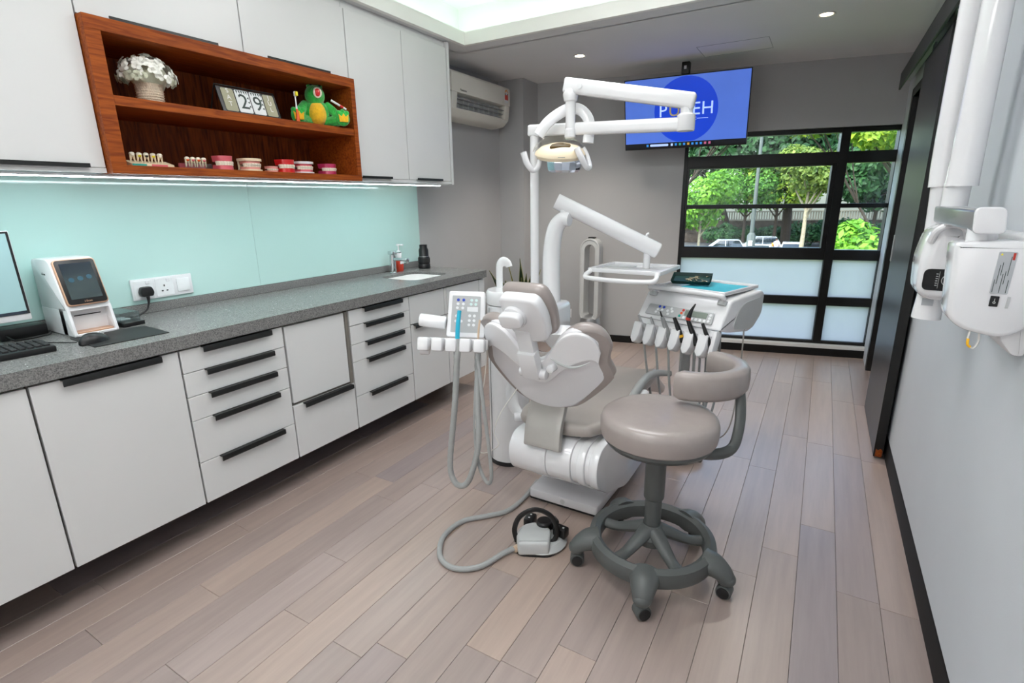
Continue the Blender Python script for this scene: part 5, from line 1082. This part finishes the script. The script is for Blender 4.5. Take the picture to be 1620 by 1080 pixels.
# tray on top with grip bar
bm = NB()
for lo, hi in (((-.185, -.125, .947), (.195, .215, .953)), ((-.185, -.125, .953), (.195, -.115, .965)), ((-.185, .205, .953), (.195, .215, .965)), ((-.185, -.115, .953), (-.175, .205, .965)), ((.185, -.115, .953), (.195, .205, .965))): box(bm, lo, hi, .002, 1, M=CM_)
part('tray_top', bm, 'white_plastic', t)
bm = NB(); tube(bm, [(-.185, -.125, .925), (-.20, -.15, .945), (-.17, -.165, .955), (.0, -.172, .957), (.17, -.165, .955), (.20, -.15, .945), (.185, -.125, .925)], .013, 12, 6, M=CM_); part('grip_bar', bm, 'white_gloss', t)
for s in (-1, 1):
    bm = NB(); cyl(bm, (s*.19, -.135, .905), (s*.19, -.128, .925), .022, n=18, M=CM_); part('grip_socket', bm, 'light_grey', t)
bm = NB(); grid(bm, lambda s, q: (-.08+.255*s, -.105+.29*q, .955+.0012*math.sin(9*s)*math.sin(7*q)), 10, 10, .001, M=CM_); solo('paper_napkin', bm, 'napkin_blue', CM_ @ Vector((.05, .04, .954)), 'bright blue paper napkin covering the cart tray', 'napkin')
TT = CM_ @ T(-.085, .05, .974) @ RZ(.45) @ RX(.2)
t2 = thing('instrument_tray', TT @ Vector((0, 0, 0)), 'dark green tray of small tools lying on the blue napkin', 'tray')
bm = NB()
for lo, hi in (((-.09, -.06, 0), (.09, .06, .003)),): box(bm, lo, hi, .001, 1, M=TT)
for pts in ([(-.09, -.06), (.09, -.06), (.10, -.07), (-.10, -.07)], [(-.09, .06), (.09, .06), (.10, .07), (-.10, .07)], [(-.09, -.06), (-.09, .06), (-.10, .07), (-.10, -.07)], [(.09, -.06), (.09, .06), (.10, .07), (.10, -.07)]):
    g = NB(); vs = [g.verts.new((p[0], p[1], z)) for p, z in zip(pts, (.001, .001, .02, .02))]; g.faces.new(vs); bmesh.ops.solidify(g, geom=g.faces[:], thickness=.002); absorb(bm, g, TT)
bmesh.ops.recalc_face_normals(bm, faces=bm.faces); part('tray_shell', bm, 'tray_green', t2)
r = random.Random(9)
for k in range(22):
    bm = NB(); a, x_, y_ = r.uniform(0, PI), r.uniform(-.02, .075), r.uniform(-.05, .05); l = r.uniform(.008, .022)
    tube(bm, [(x_-l*math.cos(a), y_-l*math.sin(a)*.5, .006+.001*(k % 4)), (x_, y_, .008+.001*(k % 4)), (x_+l*math.cos(a), y_+l*math.sin(a)*.5, .007+.001*(k % 4))], [.002, .003, .0015], 6, 2, M=TT)
    solo('dental_bur', bm, 'steel_tools', TT @ Vector((x_, y_, .004)), 'tiny brassy dental tool heaped in the dark green tray', 'dental tool', 'small tools heaped in the tray')
# ------------------------------------------------------------------ operator stool
sx_, sy_ = -.43, 1.775
t = thing('operator_stool', (sx_, sy_, 0), 'round taupe operator stool with curved back rest and grey base', 'stool')
A_0 = math.radians(-79.7)
bm = NB(); n = 48; g = NB(); secs = [(.190, .105), (.196, .135), (.215, .148), (.236, .138), (.243, .105), (.236, .082), (.212, .076), (.194, .084)]
rings = [[g.verts.new((rr*math.cos(2*PI*i/n), rr*math.sin(2*PI*i/n), zz)) for rr, zz in secs] for i in range(n)]
for i in range(n):
    for j in range(8): g.faces.new((rings[i][j], rings[(i+1) % n][j], rings[(i+1) % n][(j+1) % 8], rings[i][(j+1) % 8]))
bmesh.ops.recalc_face_normals(g, faces=g.faces); absorb(bm, g, T(sx_, sy_, 0)); part('foot_ring', bm, 'stool_grey', t)
for k in range(5):
    a = A_0+k*2*PI/5; M = T(sx_, sy_, 0) @ RZ(a)
    bm = NB(); tube(bm, [(.205, 0, .112), (.245, 0, .110), (.285, 0, .086), (.290, 0, .064)], [.058, .050, .036, .030], 16, 4, M=M, flat=(.75, 1)); ball(bm, (.286, 0, .076), .034, (1, 1, .8), 16, 10, M=M); part('base_foot', bm, 'stool_grey', t)
    bm = NB(); ca = a+.6+k; CMm = T(sx_+.285*math.cos(a), sy_+.285*math.sin(a), 0) @ RZ(ca)
    cyl(bm, (-.022, 0, .0275), (.022, 0, .0275), .0275, n=20, b=.004, M=CMm); box(bm, (-.012, -.012, .04), (.012, .012, .066), .004, M=CMm); cs = part('castor', bm, 'stool_grey', t)
    bm = NB()
    for s in (-1, 1): cyl(bm, (s*.022, 0, .0275), (s*.0265, 0, .0275), .021, n=20, b=.001, M=CMm)
    part('wheel', bm, 'black_rubber', cs)
for k in range(5):
    a = A_0+PI/5+k*2*PI/5; M = T(sx_, sy_, 0) @ RZ(a)
    bm = NB(); tube(bm, [(.02, 0, .165), (.07, 0, .145), (.14, 0, .115), (.20, 0, .108)], [.034, .028, .022, .024], 12, 4, M=M, flat=(.8, 1)); part('spoke', bm, 'stool_grey', t)
bm = NB(); lathe(bm, [(.03, .10), (.055, .11), (.06, .14), (.045, .17), (.036, .19), (0, .19)], (sx_, sy_, 0)); part('hub', bm, 'stool_grey', t)
bm = NB(); lathe(bm, [(.031, .17), (.031, .295), (.036, .30), (.038, .305), (.038, .53), (0, .53)], (sx_, sy_, 0)); part('gas_column', bm, 'stool_grey', t)
bm = NB(); lathe(bm, [(.05, .505), (.15, .515), (.186, .532), (.196, .545), (.196, .558), (0, .558)], (sx_, sy_, 0), 40); box(bm, (sx_+.02, sy_+.0, .48), (sx_+.16, sy_+.07, .52), .008, M=None); part('seat_pan', bm, 'stool_grey', t)
bm = NB(); lathe(bm, [(.196, .555), (.206, .563), (.210, .585), (.210, .615), (.204, .634), (.190, .645), (.165, .650), (.08, .653), (0, .654)], (sx_, sy_, 0), 48); part('seat_cushion', bm, 'taupe_leather', t)
bm = NB(); tube(bm, [(sx_+.12, sy_+.04, .50), (sx_+.19, sy_+.09, .485), (sx_+.24, sy_+.14, .50), (sx_+.252, sy_+.18, .57), (sx_+.246, sy_+.22, .64), (sx_+.236, sy_+.24, .70)], [.024, .022, .022, .022, .022, .02], 12, 5, flat=(1.0, .8)); part('back_post', bm, 'stool_grey', t)
ac = Vector((-.372, 2.055, .725)); bm = NB(); n = 26; g = NB(); rings = []
for i in range(n+1):
    f = i/n; a = math.radians(-100+182*f); R0 = .172
    tw = 1 if 0 < i < n else .82
    ring_ = []
    for j in range(12):
        b_ = 2*PI*j/12; c, s = math.cos(b_), math.sin(b_); w = .034*tw*(abs(c)**.6*(1 if c > 0 else -1)); h = .056*tw*(abs(s)**.6*(1 if s > 0 else -1))*(1-.10*f)
        ring_.append(g.verts.new((ac.x+(R0+w)*math.cos(a), ac.y+(R0+w)*math.sin(a), ac.z+.0*f+h)))
    rings.append(ring_)
for i in range(n):
    for j in range(12): g.faces.new((rings[i][j], rings[i][(j+1) % 12], rings[i+1][(j+1) % 12], rings[i+1][j]))
g.faces.new(rings[0][::-1]); g.faces.new(rings[-1]); bmesh.ops.recalc_face_normals(g, faces=g.faces); absorb(bm, g); part('back_rest', bm, 'taupe_leather', t, ang=50)
# ------------------------------------------------------------------ foot pedal
FP = T(-.872, 1.665, 0) @ RZ(.50)
t = thing('foot_control', (-.872, 1.665, 0), 'grey foot control pedal with black hoop handle on the floor', 'foot pedal')
bm = NB(); prism(bm, rpoly([(-.085, -.075), (.055, -.085), (.10, -.02), (.105, .05), (.05, .10), (-.06, .09), (-.095, .02)], .03), 'z', 0, .008, M=FP); part('rubber_foot', bm, 'black_rubber', t)
bm = NB(); lathe(bm, [(.10, .006), (.105, .014), (.085, .035), (.0, .04)], (.02, .02, 0), 28, M=FP); prism(bm, rpoly([(-.080, -.082), (.045, -.082), (.06, .02), (.0, .07), (-.06, .05), (-.09, .0)], [.01, .01, .03, .03, .03, .03]), 'z', .006, .068, .012, 3, M=FP); part('pedal_body', bm, 'light_grey', t)
bm = NB(); tube(bm, [(-.085, -.02, .03), (-.095, -.02, .09), (-.07, -.02, .15), (-.01, -.02, .180), (.05, -.02, .155), (.078, -.02, .10), (.075, -.02, .05), (.05, -.03, .025)], .011, 10, 6, flat=(.5, 1), M=FP, up=(0, 1, .01)); part('hoop_handle', bm, 'black_plastic', t)
for x_, y_, a in ((.06, .075, .4), (.098, .02, -.6), (-.03, .098, 1.2)):
    bm = NB(); box(bm, (-.03, -.022, .03), (.03, .022, .072), .008, M=FP @ T(x_, y_, 0) @ RZ(a)); bt = part('pedal_button', bm, 'black_plastic', t)
    bm = NB()
    for k in (-1, 1): box(bm, (k*.012-.004, -.004, .072), (k*.012+.004, .004, .0725), M=FP @ T(x_, y_, 0) @ RZ(a))
    part('button_print', bm, 'light_grey', bt)
bm = NB(); lathe(bm, [(.034, .06), (.034, .078), (.028, .084), (0, .085)], (.03, .05, 0), 24, M=FP); part('joystick_pad', bm, 'black_plastic', t)
bm = NB(); tube(bm, [FP @ Vector((-.075, -.04, .022)), (-.955, 1.535, .016), (-1.00, 1.42, .012), (-1.08, 1.365, .011), (-1.17, 1.39, .011), (-1.24, 1.50, .011), (-1.235, 1.63, .011), (-1.16, 1.72, .011), (-1.10, 1.80, .011), (-1.085, 1.93, .011), (-1.10, 2.10, .012)], .0105, 10, 12, ribs=1); part('hose', bm, 'hose_grey', t)
bm = NB(); tube(bm, [FP @ Vector((-.07, -.035, .022)), FP @ Vector((-.095, -.06, .02))], .014, 10, 1); part('hose_sleeve', bm, 'beige_plastic', t)
# ------------------------------------------------------------------ the street outside (one floor below)
GZ = -4.2
bm = NB(); box(bm, (-60, 8, GZ-.2), (50, 130, GZ)); struct('ground', bm, 'asphalt')
bm = NB(); box(bm, (-60, 8, GZ), (50, 30, GZ+.05)); tag(part('lawn', bm, 'grass', loc=(0, 20, GZ)), 'strip of dim grass between the building and the road', 'grass', kind='stuff')
t = thing('retaining_wall', (-7, 74, GZ), 'rough brown stone retaining wall with pale railing behind parked cars', 'stone wall')
WM = T(-7, 74, GZ) @ RZ(.35)
bm = NB(); box(bm, (-30, 0, 0), (34, 1.2, 2.75), M=WM); part('stone_face', bm, 'stone_wall', t)
bm = NB(); box(bm, (-30, -.1, 2.72), (34, .6, 2.9), M=WM); part('coping', bm, 'balustrade', t)
bm = NB(); box(bm, (-30, .05, 3.75), (34, .35, 3.9), M=WM); part('rail', bm, 'balustrade', t)
for k in range(110):
    x_ = -16+k*.3; bm = NB(); box(bm, (x_, .1, 2.9), (x_+.14, .26, 3.76), M=WM); part('baluster', bm, 'balustrade', t, flat=True)
def foliage(c, rad, n, leaf, seed, blobs=9, squash=.8):
    r = random.Random(seed); V, Fc = [], []; bl = [(Vector((0, 0, 0)), .75)]
    for k in range(blobs):
        a = r.uniform(0, 2*PI); e = r.uniform(-.5, 1); bl.append((Vector((math.cos(a)*.62*(1-.3*abs(e)), math.sin(a)*.62*(1-.3*abs(e)), e*.55)), r.uniform(.32, .5)))
    for i in range(n):
        bc, br = bl[r.randrange(len(bl))]; u = r.uniform(0, 2*PI); z = r.uniform(-1, 1); s = math.sqrt(1-z*z); k = r.uniform(.72, 1.0)
        nrm = Vector((math.cos(u)*s, math.sin(u)*s, z)); p = bc+nrm*br*k; p = Vector((c[0]+p.x*rad, c[1]+p.y*rad, c[2]+p.z*rad*squash))
        nn = (nrm+Vector((r.uniform(-.7, .7), r.uniform(-.7, .7), r.uniform(-.2, .9)))).normalized(); a = nn.orthogonal().normalized(); b_ = nn.cross(a); ang = r.uniform(0, 2*PI); a, b_ = a*math.cos(ang)+b_*math.sin(ang), b_*math.cos(ang)-a*math.sin(ang)
        l = leaf*r.uniform(.6, 1.2); i0 = len(V)
        V += [tuple(p-a*l), tuple(p-b_*l*.5), tuple(p+a*l), tuple(p+b_*l*.5)]; Fc.append((i0, i0+1, i0+2, i0+3))
    return V, Fc
def tree(c, rad, leafm, lab, seed, n=3500, leaf=.22, bark='bark', foot=None, lean=0, squash=.8, tr=.2, fork=True):
    base_ = Vector(foot or (c[0]+lean, c[1], GZ)); t = thing('tree', base_, lab, 'tree', 'trees across the street')
    bm = NB(); c = Vector(c); tube(bm, [base_, base_.lerp(c, .35)+Vector((lean*.15, 0, 0)), base_.lerp(c, .7), c+Vector((0, 0, rad*.2))], [tr, tr*.8, tr*.6, tr*.25], 9, 4); part('trunk', bm, bark, t)
    if fork:
        r = random.Random(seed+50)
        for k in range(5):
            a = r.uniform(0, 2*PI); bm = NB(); b0 = base_.lerp(c, r.uniform(.45, .8)); tube(bm, [b0, b0.lerp(c, .5)+Vector((math.cos(a)*rad*.3, math.sin(a)*rad*.3, 0)), c+Vector((math.cos(a)*rad*.7, math.sin(a)*rad*.6, rad*.25))], [tr*.45, tr*.3, tr*.1], 7, 3); part('branch', bm, bark, t)
    V, Fc = foliage(c, rad, int(n*1.7), leaf*1.15, seed, squash=squash); me = bpy.data.meshes.new('crown'); me.from_pydata([tuple(Vector(v)-base_) for v in V], [], Fc); me.materials.append(MATS[leafm])
    o = bpy.data.objects.new('crown', me); COL.objects.link(o); o.parent = t; o['kind'] = 'stuff'
tree((-7.9, 41.2, 1.1), 2.5, 'leaf_bright', 'bright yellow green young tree at the left window edge', 21, 4200, .17, 'bark_pale', tr=.13, squash=1.15)
tree((-7.2, 61, 1.9), 3.7, 'leaf_mid', 'round mid green tree above the silver car', 22, 4200, .2)
tree((-4.3, 62, 2.4), 4.0, 'leaf_yellow', 'large yellow green tree behind the lamp post', 23, 5200, .2)
tree((-1.3, 49.0, 3.2), 3.0, 'leaf_olive', 'olive tree with a pale bent trunk above the red car', 24, 4200, .19, 'bark_pale', foot=(-1.35, 48.2, GZ), lean=.3)
tree((-13, 68, 7.0), 7.0, 'leaf_dark', 'dark spreading tree high behind the left trees', 25, 5000, .38, foot=(-9.5, 70, GZ), tr=.5)
tree((-3.6, 64, 8.0), 7.5, 'leaf_dark', 'dark broad tree filling the background above the wall', 26, 6500, .38, foot=(-3.4, 65, GZ), tr=.55)
tree((-5.2, 36.0, 6.2), 2.8, 'leaf_mid', 'leafy branch crown hanging into the top pane', 27, 3800, .18, foot=(-12, 35, GZ), tr=.12, squash=.6)
tree((-1.4, 36.5, 6.0), 3.0, 'leaf_yellow', 'yellowing crown hanging into the top middle pane', 28, 4200, .18, foot=(4.6, 36, GZ), tr=.10, squash=.6)
tree((1.55, 19.6, -.9), 1.75, 'leaf_bright', 'bright feathery bush tree close to the right panes', 29, 4600, .13, squash=1.05, tr=.1)
tree((3.4, 50, 2.6), 4.2, 'leaf_dark', 'dark bluish tree behind the right panes', 30, 4800, .26)
tree((1.9, 26.0, 3.9), 1.9, 'leaf_yellow', 'bright broad leaved crown in the top right pane', 31, 3000, .18, foot=(5.2, 26, GZ), tr=.15, squash=.7)
tree((8, 70, 6), 8, 'leaf_dark', 'dark distant tree at the right beyond the wall', 32, 4500, .42, tr=.5)
for k, (x_, y_, rr) in enumerate(((-10.5, 66, 2.2), (-8.2, 68.5, 1.8), (-5.2, 69.5, 2.0), (-1.6, 71, 2.2), (1.2, 72, 2.4), (4.2, 71, 2.6))):
    V, Fc = foliage((x_, y_, GZ+rr*.55), rr, 1500, .24, 70+k, squash=.8); b0 = Vector((x_, y_, GZ)); me = bpy.data.meshes.new('shrub'); me.from_pydata([tuple(Vector(v)-b0) for v in V], [], Fc); me.materials.append(MATS['leaf_dark'])
    o = bpy.data.objects.new('shrub', me); COL.objects.link(o); o.location = b0
    tag(o, 'dark shrub growing against the stone wall, %s from the left' % ('first', 'second', 'third', 'fourth', 'fifth', 'sixth')[k], 'shrub', 'shrubs along the stone wall')
def car(x, y, rz, m, lab, suv=0, L=4.4, Wd=1.78):
    t = thing('car', (x, y, GZ), lab, 'car', 'cars parked across the street'); M = T(x, y, GZ) @ RZ(rz)
    h = 1.46+.2*suv; l = L/2
    bm = NB(); prism(bm, rpoly([(-l, .35), (-l, .75), (-l+.1, .95), (-l*.45, 1.0), (l*.9, .92+.1*suv), (l, .7), (l, .35)], [.1, .1, .1, .05, .15, .1, .1]), 'y', -Wd/2, Wd/2, .1, 3, M=M); part('car_body', bm, m, t)
    bm = NB(); g = NB(); lo = [(-l*.50, 1.0), (l*(.55+.3*suv), .96+.1*suv)]; hi = [(-l*.12, h), (l*(.30+.38*suv), h)]
    for (zl, zh, col) in ((0, 1, 'car_glass'),):
        v = []
        for sgn in (-1, 1):
            for (a, b_), wdt in ((lo[0], .46), (lo[1], .46), (hi[1], .37), (hi[0], .37)): v.append(g.verts.new((a, sgn*wdt*Wd, b_)))
        for f in ((0, 1, 2, 3), (7, 6, 5, 4), (0, 4, 5, 1), (1, 5, 6, 2), (2, 6, 7, 3), (3, 7, 4, 0)): g.faces.new([v[i] for i in f])
        bmesh.ops.recalc_face_normals(g, faces=g.faces); bmesh.ops.bevel(g, geom=g.edges[:], offset=.04, segments=2, profile=.5, affect='EDGES')
    absorb(bm, g, M); part('cabin_glass', bm, 'car_glass', t)
    bm = NB(); box(bm, (hi[0][0]-.05, -.38*Wd, h-.02), (hi[1][0]+.05, .38*Wd, h+.04), .03, M=M); part('car_roof', bm, m, t)
    for sgn in (-1, 1):
        for p0, p1 in ((lo[0], hi[0]), ((l*.12, 1.0), (l*.12, h)), (lo[1], hi[1])):
            bm = NB(); tube(bm, [(p0[0], sgn*.465*Wd, p0[1]), (p1[0], sgn*.375*Wd, p1[1]+.01)], .045, 6, 1, M=M); part('roof_pillar', bm, m, t)
        for xx in (-l*.62, l*.62):
            bm = NB(); cyl(bm, (xx, sgn*(Wd/2-.2), .32), (xx, sgn*(Wd/2+.01), .32), .32, n=18, M=M); part('wheel', bm, 'tyre', t)
        bm = NB(); box(bm, (-l-.005, sgn*.52-.2, .66), (-l+.2, sgn*.52+.2, .80), .05, M=M); part('head_light', bm, 'button_white', t)
        bm = NB(); box(bm, (-l*.36, sgn*(Wd/2+.14)-.08, .98), (-l*.36+.1, sgn*(Wd/2+.14)+.08, 1.12), .03, M=M); part('wing_mirror', bm, m, t)
car(-8.2, 54.0, .25, 'car_silver', 'silver estate car parked sideways at the left', 1)
car(-4.55, 51.8, PI/2+.08, 'car_white', 'white saloon car parked nose on behind the lamp post')
car(-5.5, 59.5, .25, 'car_silver', 'silver car behind the white saloon and the person', 1)
car(-2.15, 51.8, PI/2+.04, 'car_white', 'white car with roof rails nearest the pale bent trunk', 1)
car(1.3, 54.5, .25, 'car_red', 'dark red car parked at the right')
t = thing('lamp_post', (-5.05, 48.2, GZ), 'grey steel lamp post with a thick service box at its foot', 'lamp post')
bm = NB(); cyl(bm, (-5.05, 48.2, GZ+2.6), (-5.05, 48.2, 9), .17, .1, 12); part('shaft', bm, 'steel_pole', t)
bm = NB(); lathe(bm, [(.4, 0), (.4, .2), (.34, .3), (.34, 2.5), (.17, 2.75), (0, 2.75)], (-5.05, 48.2, GZ), 8); part('service_box', bm, 'steel_pole', t)
bm = NB(); box(bm, (-5.2, 47.80, GZ+1.7), (-4.9, 47.86, GZ+2.1)); part('notice_plate', bm, 'button_white', t)
# person by the cars
q = Vector((-3.66, 56.8, GZ)); t = thing('person', q, 'person in lilac shirt and jeans standing with back turned between cars', 'person')
bm = NB()
for s in (-1, 1): tube(bm, [q+Vector((s*.09, 0, .04)), q+Vector((s*.1, 0, .45)), q+Vector((s*.09, 0, .88))], [.055, .065, .09], 10, 4)
tube(bm, [q+Vector((0, 0, .82)), q+Vector((0, 0, 1.05)), q+Vector((0, 0, 1.35)), q+Vector((0, 0, 1.50))], [.16, .155, .19, .07], 12, 4, flat=(1, .65))
for s in (-1, 1): tube(bm, [q+Vector((s*.19, 0, 1.40)), q+Vector((s*.25, .02, 1.12)), q+Vector((s*.22, .12, .88))], [.055, .045, .035], 8, 4)
ball(bm, q+Vector((0, 0, 1.64)), .10, (.85, .95, 1.2)); body_ = part('body', bm, 'skin', t)
bm = NB(); tube(bm, [q+Vector((0, 0, .92)), q+Vector((0, 0, 1.1)), q+Vector((0, 0, 1.36)), q+Vector((0, 0, 1.49))], [.185, .18, .215, .09], 14, 4, flat=(1, .7))
for s in (-1, 1): tube(bm, [q+Vector((s*.17, 0, 1.42)), q+Vector((s*.25, .01, 1.18))], [.075, .06], 10, 1)
part('shirt', bm, 'shirt_lilac', t)
bm = NB()
for s in (-1, 1): tube(bm, [q+Vector((s*.09, 0, .05)), q+Vector((s*.1, 0, .5)), q+Vector((s*.085, 0, .95))], [.08, .085, .11], 12, 4)
part('jeans', bm, 'jeans', t)
bm = NB(); ball(bm, q+Vector((0, -.015, 1.68)), .105, (.9, .95, 1.1)); part('hair', bm, 'hair', t)
bm = NB(); box(bm, tuple(q+Vector((-.42, -.06, .95))), tuple(q+Vector((-.24, .06, 1.3))), .04); solo('shoulder_bag', bm, 'bag_orange', q+Vector((-.33, 0, .95)), 'orange bag carried at the left side of the person', 'bag')
for o in [o for o in S.objects if o.type == 'MESH' and not o.data.materials]: o.data.materials.append(MATS['white_plastic'])
